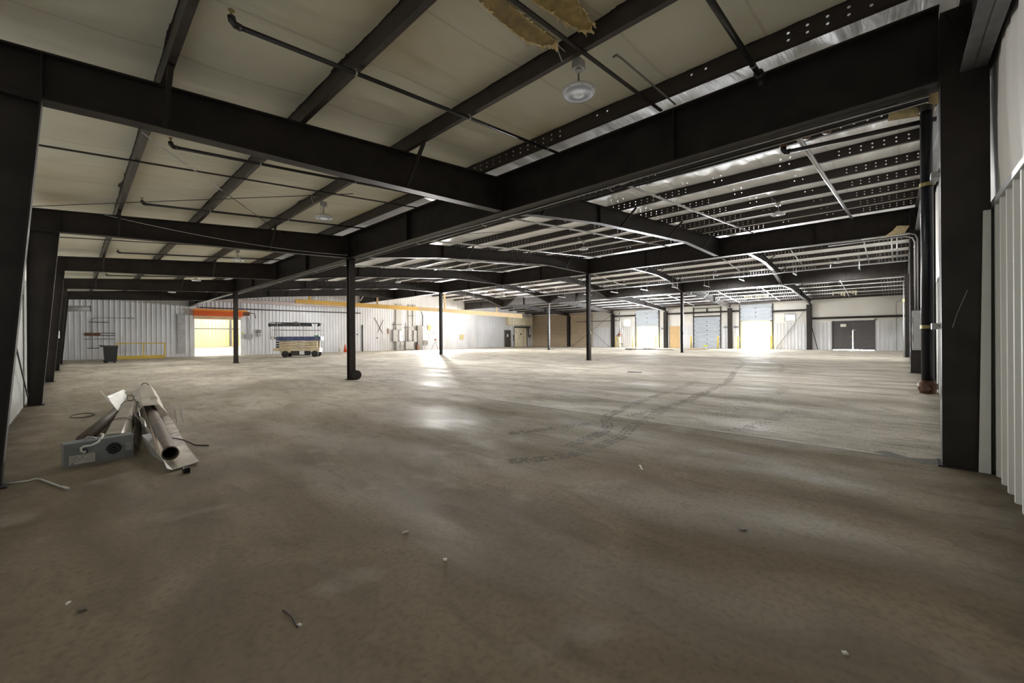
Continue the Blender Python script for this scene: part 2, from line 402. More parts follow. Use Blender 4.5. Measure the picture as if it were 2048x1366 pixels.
def mat_purlin():
    """brown purlin steel; punched round holes in two rows, crowded near the frames"""
    m, nt, b, N, L = newmat('punched purlin steel')
    b.inputs['Base Color'].default_value = (0.034, 0.026, 0.024, 1); b.inputs['Roughness'].default_value = 0.45
    tc = N('ShaderNodeTexCoord'); sp = N('ShaderNodeSeparateXYZ'); L(tc.outputs['Object'], sp.inputs['Vector'])

    def mth(op, a, b_=None, c_=None):
        x = N('ShaderNodeMath'); x.operation = op
        for i, q in enumerate((a, b_, c_)):
            if q is None: continue
            if isinstance(q, (int, float)): x.inputs[i].default_value = q
            else: L(q, x.inputs[i])
        return x.outputs[0]
    y = sp.outputs['Y']; z = sp.outputs['Z']
    pitch, r = 0.19, 0.017
    fy = mth('SUBTRACT', mth('MODULO', mth('ADD', y, 190.0 + pitch / 2), pitch), pitch / 2)
    bay = mth('ABSOLUTE', mth('SUBTRACT', mth('MODULO', mth('ADD', y, 75.5 + 7.55 / 2 - 6.5), 7.55), 7.55 / 2))
    dense = mth('LESS_THAN', bay, 2.15)
    pair = mth('LESS_THAN', mth('ABSOLUTE', mth('SUBTRACT', bay, 3.05)), 0.2)
    keep = mth('MAXIMUM', dense, mth('MULTIPLY', pair, mth('GREATER_THAN', z, 0.11)))
    dz = mth('MINIMUM', mth('ABSOLUTE', mth('SUBTRACT', z, 0.07)), mth('ABSOLUTE', mth('SUBTRACT', z, 0.155)))
    d = mth('SQRT', mth('ADD', mth('MULTIPLY', fy, fy), mth('MULTIPLY', dz, dz)))
    hole = mth('MULTIPLY', mth('LESS_THAN', d, r), keep)
    tr = N('ShaderNodeBsdfTransparent'); mx = N('ShaderNodeMixShader')
    L(hole, mx.inputs['Fac']); L(b.outputs['BSDF'], mx.inputs[1]); L(tr.outputs['BSDF'], mx.inputs[2])
    L(mx.outputs['Shader'], nt.nodes['Material Output'].inputs['Surface'])
    return m


M_PURLIN = mat_purlin()
M_PURLIN0 = pbr('brown purlin steel', (0.036, 0.027, 0.025), 0.42, 0, 0.3, 6, dirt=(0.07, 0.06, 0.05), dirt_amt=0.3)


# ------------------------------------------------------------------ setting
def struct(o): o['kind'] = 'structure'; return o


struct(MB().box(XL - 0.3, XE + 0.3, YR - 0.3, YF + 0.3, -0.25, 0).build('floor', M_FLOOR))


def ribbed(axis, fix, u0, u1, z0, z1, out, pitch=0.305, h=0.042, rib=0.085, top=0.035):
    """vertical trapezoid-rib sheeting; z1 may be a function of u; out = +1/-1 rib side"""
    mb = MB(); zf = z1 if callable(z1) else (lambda u: z1)
    st = [(u0, 0)]; k = math.ceil(u0 / pitch)
    while k * pitch + rib < u1:
        a = k * pitch
        if a > u0 + 0.02:
            st += [(a, 0), (a + (rib - top) / 2, h), (a + (rib + top) / 2, h), (a + rib, 0), (a + rib + 0.06, 0), (a + rib + 0.07, 0.006), (a + rib + 0.08, 0), ]
        k += 1
    st.append((u1, 0))
    P = (lambda u, w, z: (u, fix + out * w, z)) if axis == 'x' else (lambda u, w, z: (fix + out * w, u, z))
    for u, w in st: mb.v += [P(u, w, z0), P(u, w, zf(u))]
    for i in range(len(st) - 1): mb.f.append((2 * i, 2 * i + 2, 2 * i + 3, 2 * i + 1))
    return mb


def holed(axis, fix, thick, u0, u1, v0, v1, holes, extra=()):
    """flat panel with rectangular holes (ua,ub,va,vb); v1 may be a function of u"""
    mb = MB(); vf = v1 if callable(v1) else (lambda u: v1)
    us = sorted({u0, u1, *extra, *[min(max(q, u0), u1) for h in holes for q in h[:2]]})
    vs = sorted({v0, *[q for h in holes for q in h[2:] if q > v0]})
    for ua, ub in zip(us, us[1:]):
        for i, va in enumerate(vs):
            last = i == len(vs) - 1
            vb = None if last else vs[i + 1]
            um, vm = (ua + ub) / 2, (va + 0.01)
            if any(h[0] < um < h[1] and h[2] <= vm < h[3] for h in holes): continue
            za, zb = (vf(ua), vf(ub)) if last else (vb, vb)
            q = [(ua, va), (ub, va), (ub, zb), (ua, za)]
            P = (lambda u, w, z: (u, fix + w, z)) if axis == 'x' else (lambda u, w, z: (fix + w, u, z))
            mb.hexa([P(u, 0, z) for u, z in q], [P(u, thick, z) for u, z in q])
    return mb


top = lambda x: roof(x) + 0.38
# roof: sagging insulation blankets laid over the purlins, deck above
PUR = [0.72, 2.30, 4.07, 5.94, 7.92, 9.90, 11.90, 13.84, 15.64, 17.52, 19.38, 21.2,
       23.05, 24.9, 26.7, 28.5, 29.6, 30.2, 31.75, 33.55, 35.35, 37.1, 38.95, 40.8, 42.6, 44.4, 46.25, 48.1, 49.95, 51.6]


def roof_blanket():
    mb = MB(); xs = [XL] + PUR + [XE]; cols = []
    for a, b in zip(xs, xs[1:]):
        n = 8 if b < 8 else 5
        for k in range(n): cols.append((a + (b - a) * k / n, k / n, b - a))
    cols.append((XE, 0.0, 1.0)); ys = []
    y = YR
    while y < YF: ys.append(y); y += 0.07 if y < 12 else 0.25
    ys.append(YF)
    for x, t, w in cols:
        for y in ys:
            s = 4 * t * (1 - t)
            wr = noise.noise(Vector((x * 0.5, y * 1.1, 3.0))) * 0.06 + noise.noise(Vector((x * 0.9, y * 3.2, 9.0))) * 0.055 + noise.noise(Vector((x * 1.2, y * 9.0, 2.0))) * 0.025
            seam = math.exp(-(((y + 0.15 * math.sin(x)) % 1.22 - 0.6) / 0.045) ** 2) * 0.022
            mb.v.append((x, y, roof(x) + 0.227 - s * (0.022 + wr * 0.7) * min(1.0, w) - seam * s))
    m = len(ys)
    for i in range(len(cols) - 1):
        for j in range(m - 1): mb.f.append((i * m + j, i * m + j + 1, (i + 1) * m + j + 1, (i + 1) * m + j))
    return mb


ceil = struct(roof_blanket().build('ceiling', M_INS, smooth=True))
deck = MB()
for xa, xb in ((XL - 0.3, RIDGE), (RIDGE, XE + 0.3)):
    q = lambda z: [(xa, YR - 0.3, roof(xa) + z), (xb, YR - 0.3, roof(xb) + z), (xb, YF + 0.3, roof(xb) + z), (xa, YF + 0.3, roof(xa) + z)]
    deck.hexa(q(0.34), q(0.44))
deck.build('roof_deck', M_GALV, ceil)

# left wall (x = XL), right wall (y = YR)
wl = struct(holed('y', XL - 0.06, -0.12, YR - 0.18, YF + 0.18, 0, lambda y: roof(XL) + 0.32, []).build('wall_left', M_INSW))
ribbed('y', XL - 0.05, YR, YF, 0, 2.8, 1, 0.305, 0.038, 0.11, 0.05).build('wainscot_sheeting', M_SHEETN, wl)


def wrinkled(axis, fix, u0, u1, z0, z1f, out, du=0.06):
    mb = MB(); n = int((u1 - u0) / du); rows = 7
    P = (lambda u, w, z: (u, fix + w, z)) if axis == 'x' else (lambda u, w, z: (fix + w, u, z))
    for i in range(n + 1):
        u = u0 + (u1 - u0) * i / n
        for j in range(rows):
            t = j / (rows - 1); z = z0 + (z1f(u) - z0) * t
            w = out * (0.03 + 0.03 * noise.noise(Vector((u * 2.6 + 0.5 * t, t * 0.8, 1.0))) + 0.02 * noise.noise(Vector((u * 7.0 + t, t, 5.0)))) * math.sin(math.pi * (0.1 + 0.8 * t))
            mb.v.append(P(u, w, z))
    for i in range(n):
        for j in range(rows - 1): mb.f.append((i * rows + j, (i + 1) * rows + j, (i + 1) * rows + j + 1, i * rows + j + 1))
    return mb


wrinkled('y', XL - 0.055, YR, YF, 2.8, lambda y: roof(XL) + 0.25, 1).build('insulation_blanket', M_INSW, wl, True)
MB().box(XL - 0.05, XL + 0.0, YR, YF, 2.78, 2.84).build('wainscot_trim', M_GALV, wl)
wr = struct(holed('x', YR - 0.06, -0.12, XL - 0.18, XE + 0.18, 0, top, [], [RIDGE]).build('wall_right', M_INSW))
ribbed('x', YR - 0.05, XL, XE, 0, 2.8, 1, 0.305, 0.038, 0.11, 0.05).build('wainscot_sheeting', M_SHEETN, wr)
wrinkled('x', YR - 0.055, XL, XE, 2.8, lambda x: roof(x) + 0.22, 1).build('insulation_blanket', M_INSW, wr, True)
MB().box(XL, XE, YR - 0.05, YR + 0.0, 2.78, 2.84).build('wainscot_trim', M_GALV, wr)

# far wall (y = YF) with the open doorway, ribbed from floor to roof
DO = (7.03, 10.46, 0.0, 3.95)
wf = struct(holed('x', YF + 0.02, 0.16, XL - 0.18, XE + 0.18, 0, top, [DO], [RIDGE]).build('wall_far', M_SHEET))
for i, (a, b, z) in enumerate(((XL, DO[0], 0), (DO[0], DO[1], DO[3]), (DO[1], XE, 0))):
    ribbed('x', YF, a, b, z, lambda u: roof(u) + 0.2, -1).build('ribbed_sheeting', M_SHEET, wf)
j1 = MB().box(6.76, 7.06, YF - 0.07, YF + 0.2, 0, 3.75).build('door_jamb', M_WHITE, wf)
MB().box(10.44, 10.74, YF - 0.07, YF + 0.2, 0, 3.75).build('door_jamb', M_WHITE, wf)

# end wall (x = XE) with dock doors
HO = [(22.62, 25.78, 0, 2.85), (9.95, 13.07, 0, 3.17), (26.62, 27.54, 2.97, 3.74), (7.9, 8.7, 3.1, 3.72), (1.62, 4.72, 0, 2.82)]
we = struct(holed('y', XE + 0.02, 0.16, YR - 0.18, YF + 0.18, 0, lambda y: roof(XE) + 0.32, HO).build('wall_end', M_INSW))
for a, b in ((YR, 1.6), (4.74, 9.93), (13.09, 15.1), (18.3, 22.6), (25.8, 32.6)):
    ribbed('y', XE, a, b, 0, 2.8, -1).build('wainscot_sheeting', M_SHEET, we)
MB().box(XE - 0.14, XE + 0.02, 32.6, YF, 0, 4.95).build('block_masonry', M_BLOCK, we)
wi = tag(MB().box(XE, XE + 0.03, 26.62, 27.54, 3.33, 3.37).box(XE, XE + 0.03, 27.06, 27.1, 2.97, 3.74)
         .box(XE - 0.03, XE + 0.04, 26.57, 27.59, 3.74, 3.80).box(XE - 0.03, XE + 0.04, 26.57, 27.59, 2.91, 2.97)
         .box(XE - 0.03, XE + 0.04, 26.57, 26.62, 2.97, 3.74).box(XE - 0.03, XE + 0.04, 27.54, 27.59, 2.97, 3.74).build('window_1', M_WHITE), kind='structure')
w2 = struct(MB().box(XE - 0.04, XE + 0.04, 7.80, 7.9, 3.0, 3.82).box(XE - 0.04, XE + 0.04, 8.7, 8.8, 3.0, 3.82)
            .box(XE - 0.04, XE + 0.04, 7.9, 8.7, 3.72, 3.82).box(XE - 0.04, XE + 0.04, 7.9, 8.7, 3.0, 3.1).build('window_2', M_GREYBOX))
lv = MB()
for k in range(5): lv.bar((XE + 0.03, 7.9, 3.17 + k * 0.13), (XE + 0.03, 8.7, 3.17 + k * 0.13), 0.12, 0.012, (-0.9, 0, 1))
lv.build('louver_blade', M_WHITE, w2)

# the yellow room beyond the doorway
yr = struct(MB().box(-20, 60, YF + 0.3, 112, -0.25, -0.005).build('floor_2', M_APRON))
ribbed('x', 104, -20, 60, 0, 7.5, -1, 0.61, 0.05, 0.16, 0.08).build('yellow_sheeting', M_YWALL, yr)
MB().box(-20, 60, 103.6, 103.8, 3.55, 3.75).build('wall_girt', M_STEELG, yr)
MB().box(-20, 60, 103.0, 103.8, 5.7, 6.1).build('eave_beam', M_YELLOW, yr)
MB().box(22.6, 22.95, 103.3, 103.8, 0, 6).build('wall_column', M_STEELG, yr)
MB().box(-20, 60, YF + 0.3, 104.5, 7.5, 7.7).build('room_roof', M_ROOM, yr)
MB().box(-20.2, -20, YF + 0.3, 104.5, 0, 7.6).build('side_wall', M_ROOM, yr)
MB().box(60, 60.2, YF + 0.3, 104.5, 0, 7.6).build('side_wall', M_ROOM, yr)
MB().box(-20, 60, 104.1, 104.4, 0, 7.6).build('back_wall', M_ROOM, yr)
ylt = thing('ceiling_lamp', 'small lit lamp under the yellow room roof beyond the doorway', 'lamp', (9.2, 60, 4.6))
MB().lathe((9.2, 60, 4.6), (0, 0, 1), [(0.32, 0), (0.34, 0.08), (0.12, 0.22), (0.0, 0.24)]).build('lamp_shade', M_WHITE, ylt, True)
MB().lathe((9.2, 60, 4.57), (0, 0, 1), [(0.28, 0), (0.28, 0.03)]).build('lamp_lens', M_ROOMLAMP, ylt)
MB().tube([(9.2, 60, 4.8), (9.2, 60, 7.5)], 0.01, 6).build('hanging_rod', M_GALV, ylt)
for k, (x, y) in enumerate(((8, 58), (20, 72), (8, 88), (28, 92))):
    l = bpy.data.lights.new('room_light', 'AREA'); l.shape = 'SQUARE'; l.size = 6; l.energy = YELLOW_ROOM; l.color = (1, 0.93, 0.80)
    o = bpy.data.objects.new('room_light', l); COL.objects.link(o); o.location = (x, y, 7.3)

# ------------------------------------------------------------------ steel: girders, posts, columns, rafters, purlins
gl = ['near', 'middle', 'far']
for i, gx in enumerate(G):
    zb = 4.25 if i == 0 else 5.37; zt = 5.10 if i == 0 else roof(gx) - 0.03
    t = thing('girder', f'{["nearest deep dark steel girder running from right wall to far wall", "middle deep dark steel girder, carried by the middle row of posts", "farthest deep dark steel girder, carried by the posts nearest the dock doors"][i]}', 'girder', (gx, 0, zb))
    MB().ibeam('y', gx, [(-0.354, zb, zt), (YF - 0.02, zb, zt)], 0.27, 0.025, 0.014).build('beam_body', M_STEEL, t)
    for y in [2.6] + [f + d for f in FR for d in (0, 3.8)]:
        if y < YF - 1:
            MB().box(gx - 0.125, gx - 0.007, y - 0.006, y + 0.006, zb + 0.025, zt - 0.025).build('stiffener_plate', M_STEEL, t)
    for k, y in enumerate((FR[1], FR[3])):
        p = thing('steel_post', f'dark H-section steel post under the {gl[i]} girder, {["the one nearer the camera", "the one nearer the far wall"][k]}', 'post', (gx, y, 0))
        MB().hcol(gx, y, 0.02, zb, 0.22, 0.21, 'y').build('post_shaft', M_STEEL if (i, k) != (2, 1) else M_STEELG, p)
        MB().box(gx - 0.16, gx + 0.16, y - 0.16, y + 0.16, 0, 0.022).build('base_plate', M_STEEL, p)
        MB().box(gx - 0.13, gx + 0.13, y - 0.13, y + 0.13, zb - 0.02, zb).build('cap_plate', M_STEEL, p)
        if (i, k) in ((1, 0), (2, 0)):
            MB().box(gx - 0.05, gx + 0.05, y - 0.15, y - 0.11, 1.62, 1.82).build('switch_box', M_GREYBOX, p)

def rafter(y, bay, k, edge=False):
    yy = y
    nm = ['left', 'second', 'third', 'dock-end'][bay]
    tops = lambda x: roof(x) - 0.012
    if bay == 0:
        pr = [(-0.72, 3.90, tops(-0.72)), (-0.22, 3.93, tops(-0.22)), (0.4, 3.97, tops(.4)), (3.0, 4.08, tops(3)), (G[0] - 0.137, 4.27, tops(G[0] - .14))]
    elif bay == 1:
        pr = [(G[0] + 0.137, 4.27, tops(G[0])), (7.8, 4.45, tops(7.8)), (10.7, 4.83, tops(10.7)), (13.9, 5.1, tops(13.9)), (17.6, 5.41, tops(17.6)), (G[1] - 0.137, 5.40, tops(G[1] - .14))]
    elif bay == 2:
        pr = [(G[1] + 0.137, 5.40, tops(G[1])), (24.9, 6.15, tops(24.9)), (27.3, 6.38, tops(27.3)), (RIDGE, 6.40, tops(RIDGE)), (31.9, 6.38, tops(31.9)), (34.2, 6.15, tops(34.2)), (G[2] - 0.137, 5.42, tops(G[2] - .14))]
    else:
        pr = [(G[2] + 0.137, 5.33, tops(G[2])), (40.7, 5.38, tops(40.7)), (46, 5.05, tops(46)), (XE - 0.06, 4.68, tops(XE))]
    if edge:
        lab = ['dark end rafter along right wall, above the left bay', 'dark end rafter along right wall, between near and middle girders', 'dark end rafter along right wall, between middle and far girders', 'dark end rafter along right wall, next to the dock doors'][bay]
    else:
        lab = ['dark steel rafter from left wall to near girder', 'haunched dark rafter between near and middle girders', 'haunched dark rafter between middle and far girders', 'dark rafter between far girder and dock wall'][bay] + f', {["nearest", "second", "third", "fourth", "farthest"][k]} of five'
    t = thing('rafter', lab, 'rafter', (pr[0][0], yy, pr[0][1]), None)
    MB().ibeam('x', yy, pr, 0.2, 0.018, 0.012).build('beam_body', M_STEEL_LIT if edge else M_STEEL, t)
    if edge: return
    zb = lambda x: next(a[1] + (b[1] - a[1]) * (x - a[0]) / (b[0] - a[0]) for a, b in zip(pr, pr[1:]) if a[0] <= x <= b[0])
    for x in PUR:
        if pr[0][0] + 0.3 < x < pr[-1][0] - 0.3 and PUR.index(x) % 2 == 0:
            MB().bar((x + 0.03, yy - 0.09, zb(x) + 0.03), (x + 0.03, yy - 0.62, roof(x) - 0.012), 0.05, 0.05, (1, 0, 0)).build('flange_brace', M_STEEL, t)
    xs = pr[2][0] if bay else -0.22
    a = pr[1] if bay == 0 else pr[2]
    MB().box(a[0] - 0.006, a[0] + 0.006, yy - 0.095, yy - 0.006, a[1] + 0.02, a[2] - 0.02).build('stiffener_plate', M_STEEL, t)


for k, y in enumerate(FR):
    for bay in range(4): rafter(y, bay, k)
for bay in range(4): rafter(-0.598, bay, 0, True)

# tapered columns along the left wall
for k, y in enumerate(FR):
    t = thing('wall_column', f'tapered dark steel column on the left wall, {["nearest, cut by the picture edge", "second from the camera", "third from the camera", "fourth from the camera", "farthest, beside the ribbed wall"][k]}', 'column', (-0.6, y, 0))
    mb = MB()
    zs = ((0.0, -0.50), (3.92, -0.22))
    def slab(x0a, x0b, x1a, x1b, y0, y1): mb.hexa([(x0a, y0, 0.015), (x1a, y0, 0.015), (x1a, y1, 0.015), (x0a, y1, 0.015)], [(x0b, y0, 3.9), (x1b, y0, 3.9), (x1b, y1, 3.9), (x0b, y1, 3.9)])
    slab(-0.515, -0.235, -0.50, -0.22, y - 0.1, y + 0.1)
    slab(-0.715, -0.715, -0.70, -0.70, y - 0.1, y + 0.1)
    slab(-0.70, -0.70, -0.515, -0.235, y - 0.006, y + 0.006)
    mb.build('column_shaft', M_STEEL, t)
    MB().box(-0.73, -0.46, y - 0.12, y + 0.12, 0, 0.016).build('base_plate', M_STEEL, t)
    MB().box(-0.715, -0.22, y - 0.1, y + 0.1, 3.9, 3.915).build('cap_plate', M_STEEL, t)
    if k == 3: MB().box(-0.66, -0.47, y - 0.125, y - 0.105, 1.55, 1.9).build('paper_notice', M_CHALK, t)

# columns on the right wall: three under the girders, lighter posts between
for i, gx in enumerate(G):
    t = thing('wall_column', f'broad dark steel column on the right wall under the {gl[i]} girder', 'column', (gx, -0.53, 0))
    zt = roof(gx) - 0.03
    mb = MB(); zg = 4.25 if i == 0 else 5.37
    mb.box(gx - 0.13, gx + 0.13, -0.375, -0.355, 0.015, zt); mb.box(gx - 0.13, gx + 0.13, -0.715, -0.70, 0.015, zt)
    mb.box(gx - 0.13, gx - 0.115, -0.70, -0.375, 0.015, zt)
    mb.box(gx + 0.115, gx + 0.13, -0.70, -0.375, 0.015, zt)
    mb.build('column_shaft', M_STEEL, t)
    MB().box(gx - 0.17, gx + 0.17, -0.72, -0.32, 0, 0.016).build('base_plate', M_STEEL, t)
    MB().bar((gx - 0.14, -0.40, zt - 0.05), (gx - 0.14, -0.69, zg + 0.05), 0.012, 0.09, (1, 0, 0)).build('stiffener_plate', M_STEEL, t)
for i, (x, zt) in enumerate(((14.6, 5.15), (29.6, 6.39), (44.6, 5.12))):
    t = thing('wall_column', f'slim dark post on the right wall, {["just beyond the black riser pipe", "between middle and far girder columns", "nearest the dock doors"][i]}', 'column', (x, -0.58, 0))
    MB().hcol(x, -0.575, 0.012, zt, 0.24, 0.16, 'y').build('column_shaft', M_STEEL, t)
    MB().box(x - 0.1, x + 0.1, -0.71, -0.44, 0, 0.012).build('base_plate', M_STEEL, t)

# columns and girts on the end wall
for k, y in enumerate((6.62, 14.1, 21.65, 29.2, 36.65)):
    t = thing('wall_column', ['dark end wall column left of the charcoal double doors', 'dark end wall column between the closed dock door and the large open door', 'dark end wall column between the closed door and the smaller open door', 'dark end wall column beside the small bright window', 'dark end wall column standing against the block wall'][k], 'column', (XE - 0.25, y, 0))
    x1 = XE - 0.15 if k == 4 else XE - 0.04
    mb = MB()
    w = 0.22
    b0 = x1 - 0.3
    mb.box(b0, b0 + 0.015, y - w, y + w, 0.012, 4.66); mb.box(x1 - 0.015, x1, y - w, y + w, 0.012, 4.66); mb.box(b0 + 0.015, x1 - 0.015, y - 0.006, y + 0.006, 0.012, 4.66)
    mb.build('column_shaft', M_STEEL, t)
    MB().box(b0 - 0.03, x1, y - w - 0.02, y + w + 0.02, 0, 0.013).build('base_plate', M_STEEL, t)


def girt(y0, y1, z, lab, h=0.2):
    o = MB().box(XE - 0.13, XE - 0.115, y0, y1, z - h / 2, z + h / 2).box(XE - 0.13, XE - 0.02, y0, y1, z + h / 2 - 0.012, z + h / 2).box(XE - 0.13, XE - 0.02, y0, y1, z - h / 2, z - h / 2 + 0.012).build('wall_girt', M_STEEL)
    tag(o, lab, 'girt')


girt(YR + 0.02, 6.38, 3.22, 'dark horizontal girt over the charcoal double doors')
girt(6.86, 9.9, 4.12, 'dark horizontal girt above the louvred wall window')
girt(13.1, 13.86, 4.33, 'short dark girt right of the closed dock door column')
girt(14.34, 21.4, 4.33, 'dark horizontal girt above the closed dock door')
girt(25.85, 28.96, 4.33, 'dark horizontal girt above the small bright window')
tag(MB().bar((XE - 0.16, 9.6, 0.05), (XE - 0.16, 6.9, 4.25), 0.03, 0.08, (1, 0, 0)).build('diagonal_brace', M_STEELG), 'thin diagonal brace rod left of the end wall column', 'brace')
tag(MB().bar((XE - 0.42, 5.9, 0.03), (XE - 0.42, 6.5, 2.85), 0.06, 0.12, (1, 0, 0)).build('leaning_bar', M_STEEL), 'dark bar leaning on the column left of the double doors', 'bar')
tag(MB().bar((XE - 0.19, 36.2, 0.01), (XE - 0.19, 29.45, 4.5), 0.03, 0.05, (1, 0, 0)).build('diagonal_brace', M_STEELG), 'long thin brace rod rising across the block wall to the left window', 'brace')
tag(MB().bar((XE - 0.24, 32.4, 2.2), (XE - 0.24, 29.7, 0.03), 0.03, 0.05, (1, 0, 0)).build('diagonal_brace', M_STEELG), 'thin brace rod falling across white sheeting beside the block wall', 'brace')
tag(MB().bar((XE - 0.35, 35.2, 3.72), (XE - 0.35, 28.1, 3.72), 0.09, 0.09).build('wall_pipe', M_PIPE), 'dark horizontal pipe crossing the end wall to the valve riser', 'pipe')
tag(MB().tube([(XE - 0.06, 0.08, 0.03), (XE - 0.06, 0.08, 4.4), (XE - 0.06, 0.0, 4.55), (XE - 0.06, -0.36, 4.6)], 0.025, 6).build('wall_conduit', M_GREYBOX), 'thin grey conduit on the insulation right of the charcoal doors', 'conduit')

# purlins: Z sections along y, object origin at the purlin's own underside so the punched rows follow it
for i, x in enumerate(PUR):
    if 22.5 < x < 30.0: continue
    z = roof(x)
    if x < G[0]:
        lab = f'brown steel purlin across the left bay, {["nearest the left wall", "second from the left wall", "third from left wall, lamps hang under it", "last before the near girder, punched with holes"][i]}'
    elif x < G[1]:
        lab = f'punched dark purlin between near and middle girders, {["first", "second", "third", "fourth", "fifth", "sixth", "seventh", "last"][i - 4]} beyond the near girder'
    elif x < G[2]:
        n = [q for q in PUR if 30.0 < q < G[2]].index(x); lab = f'punched dark purlin between middle and far girders, {["first", "second", "third", "fourth", "fifth"][n]} beyond the ridge'
    else:
        n = [q for q in PUR if q > G[2]].index(x); lab = f'punched dark purlin beyond the far girder, {["first", "second", "third", "fourth", "fifth", "sixth", "seventh", "last"][n]} toward the dock wall'
    mb = MB(); w = 0.07
    mb.box(-0.004, 0.004, YR + 0.01, YF - 0.01, 0, 0.23)
    mb.box(0.004, w, YR + 0.01, YF - 0.01, 0, 0.006); mb.box(-w, -0.004, YR + 0.01, YF - 0.01, 0.224, 0.23)
    mb.box(w - 0.005, w, YR + 0.01, YF - 0.01, 0.006, 0.025)
    o = mb.build('purlin', M_PURLIN if i > 2 else M_PURLIN0); o.location = (x, 0, z); tag(o, lab, 'purlin')

# ------------------------------------------------------------------ high-bay lamps
def highbay(x, y, zhang, zlens, label, watts):
    """lamp built once, then copied"""
    global HB
    if HB is None:
        t = thing('high_bay_lamp', label, 'lamp', (0, 0, 0), 'round high-bay lamps under the purlins')
        dr = 0.40
        MB().box(-0.06, 0.06, -0.055, 0.055, dr - 0.10, dr).box(-0.075, 0.075, -0.07, 0.07, dr - 0.106, dr - 0.10).build('junction_box', M_GALV, t)
        MB().lathe((0, 0, dr - 0.15), (0, 0, 1), [(0.012, 0), (0.035, 0.015), (0.035, 0.045), (0.0, 0.046)], 12).build('hook', M_BRIGHT, t, True)
        ch = MB()
        for k in range(5):
            z = dr - 0.165 - k * 0.028; a = (0.011, 0) if k % 2 else (0, 0.011)
            ch.tube([(a[0] * math.cos(g), a[1] * math.cos(g), z + 0.019 * math.sin(g)) for g in [i * math.pi / 5 for i in range(11)]], 0.0035, 5)
        ch.build('chain', M_WIRED, t)
        MB().lathe((0, 0, 0.0), (0, 0, 1), [(0.200, 0.0), (0.204, 0.012), (0.196, 0.035), (0.150, 0.062), (0.085, 0.07), (0.080, 0.105), (0.05, 0.112), (0.0, 0.113)], 40).build('housing', M_WHITE, t, True)
        pr = [(0.192, -0.001), (0.188, -0.012)]
        r = 0.172
        while r > 0.05: pr += [(r, 0.006), (r - 0.009, -0.014), (r - 0.014, 0.006)]; r -= 0.017
        pr += [(0.045, -0.016), (0.02, -0.018), (0.0, -0.018)]
        MB().lathe((0, 0, 0), (0, 0, 1), pr, 40).build('lens', M_LENS, t)
        for k in range(8):
            g = k * math.pi / 4; MB().lathe((0.193 * math.cos(g), 0.193 * math.sin(g), -0.004), (0, 0, 1), [(0.008, -0.004), (0.008, 0.006)], 8).build('rim_screw', M_GALV, t)
        MB().tube([(0.0, 0.0, 0.25), (-0.05, -0.02, 0.24), (-0.085, -0.03, 0.19), (-0.065, -0.02, 0.11)], 0.005, 6).build('cord', M_CORD, t)
        MB().tube([(-0.03, 0.03, dr - 0.02), (-0.16, 0.10, dr + 0.09), (-0.24, 0.14, dr + 0.14), (-0.24, 0.13, dr + 0.06), (-0.20, 0.10, dr - 0.06)], 0.0055, 6).build('loose_cord', M_CORD, t)
        HB = t; o = t
        HB['used'] = 0
    else:
        o = dup(HB)
    o.location = (x, y, zlens); tag(o, label, 'lamp')
    if 'used' in o: del o['used']
    if watts:
        l = bpy.data.lights.new('fill_light', 'SPOT'); l.energy = watts; l.spot_size = math.radians(176); l.spot_blend = 0.3; l.shadow_soft_size = 0.15; l.color = (1.0, 0.965, 0.89) if x < 7 else (1.0, 0.99, 0.98)  # fill added under an unlit lamp to brighten the hall
        lo = bpy.data.objects.new('fill_light', l); COL.objects.link(lo); lo.location = (x, y, zlens - 0.04)


HB = None
rows = [2.82, 10.3, 18.1, 25.8, 33.3, 40.6]
for bay, x in (('left', 4.22), ('middle', 15.72), ('far', 34.2)):
    for k, y in enumerate(rows):
        if bay == 'left' and k == 5: continue
        zc = roof(x) - 0.40
        lab = f'white round high-bay lamp {dict(left="in the left bay", middle="between near and middle girders", far="between middle and far girders")[bay]}, {ordn(k)} from right wall'
        highbay(x, y, 0, zc, lab, LAMP_FILL[bay][k])

# ------------------------------------------------------------------ sprinkler branch lines, straps and rods under the roof
def line(y, x0, x1, off, r, mat, lab, name='sprinkler_pipe', cat='pipe', head=True):
    xs = [x0] + ([RIDGE] if x0 < RIDGE < x1 else []) + [x1]
    t = thing(name, lab, cat, (x0, y, roof(x0) + off))
    MB().tube([(x, y, roof(x) + off) for x in xs], r, 10).build('pipe_run', mat, t, True)
    if head:
        z = roof(x0) + off
        MB().tube([(x0 + 0.03, y, z), (x0 - 0.02, y, z + 0.005), (x0 - 0.045, y, z + 0.03), (x0 - 0.05, y, z + 0.07)], r * 1.35, 10).build('elbow', M_PIPE, t, True)
        MB().tube([(x0 - 0.05, y, z + 0.07), (x0 - 0.05, y, z + 0.12)], 0.012, 8).build('nipple', M_BRASS, t)
        MB().lathe((x0 - 0.05, y, z + 0.125), (0, 0, 1), [(0.012, -0.01), (0.03, 0), (0.03, 0.006), (0.0, 0.008)], 12).build('sprinkler_head', M_BRASS, t)
    for x in PUR:
        if x0 + 0.2 < x < x1 - 0.1 and not (22.5 < x < 30):
            MB().lathe((x, y, roof(x) + off), (1, 0, 0), [(r + 0.005, -0.012), (r + 0.005, 0.012)], 10).box(x - 0.006, x + 0.006, y - 0.004, y + 0.004, roof(x) + off + r, roof(x) + 0.0).build('hanger_clip', M_GALV, t)
    return t


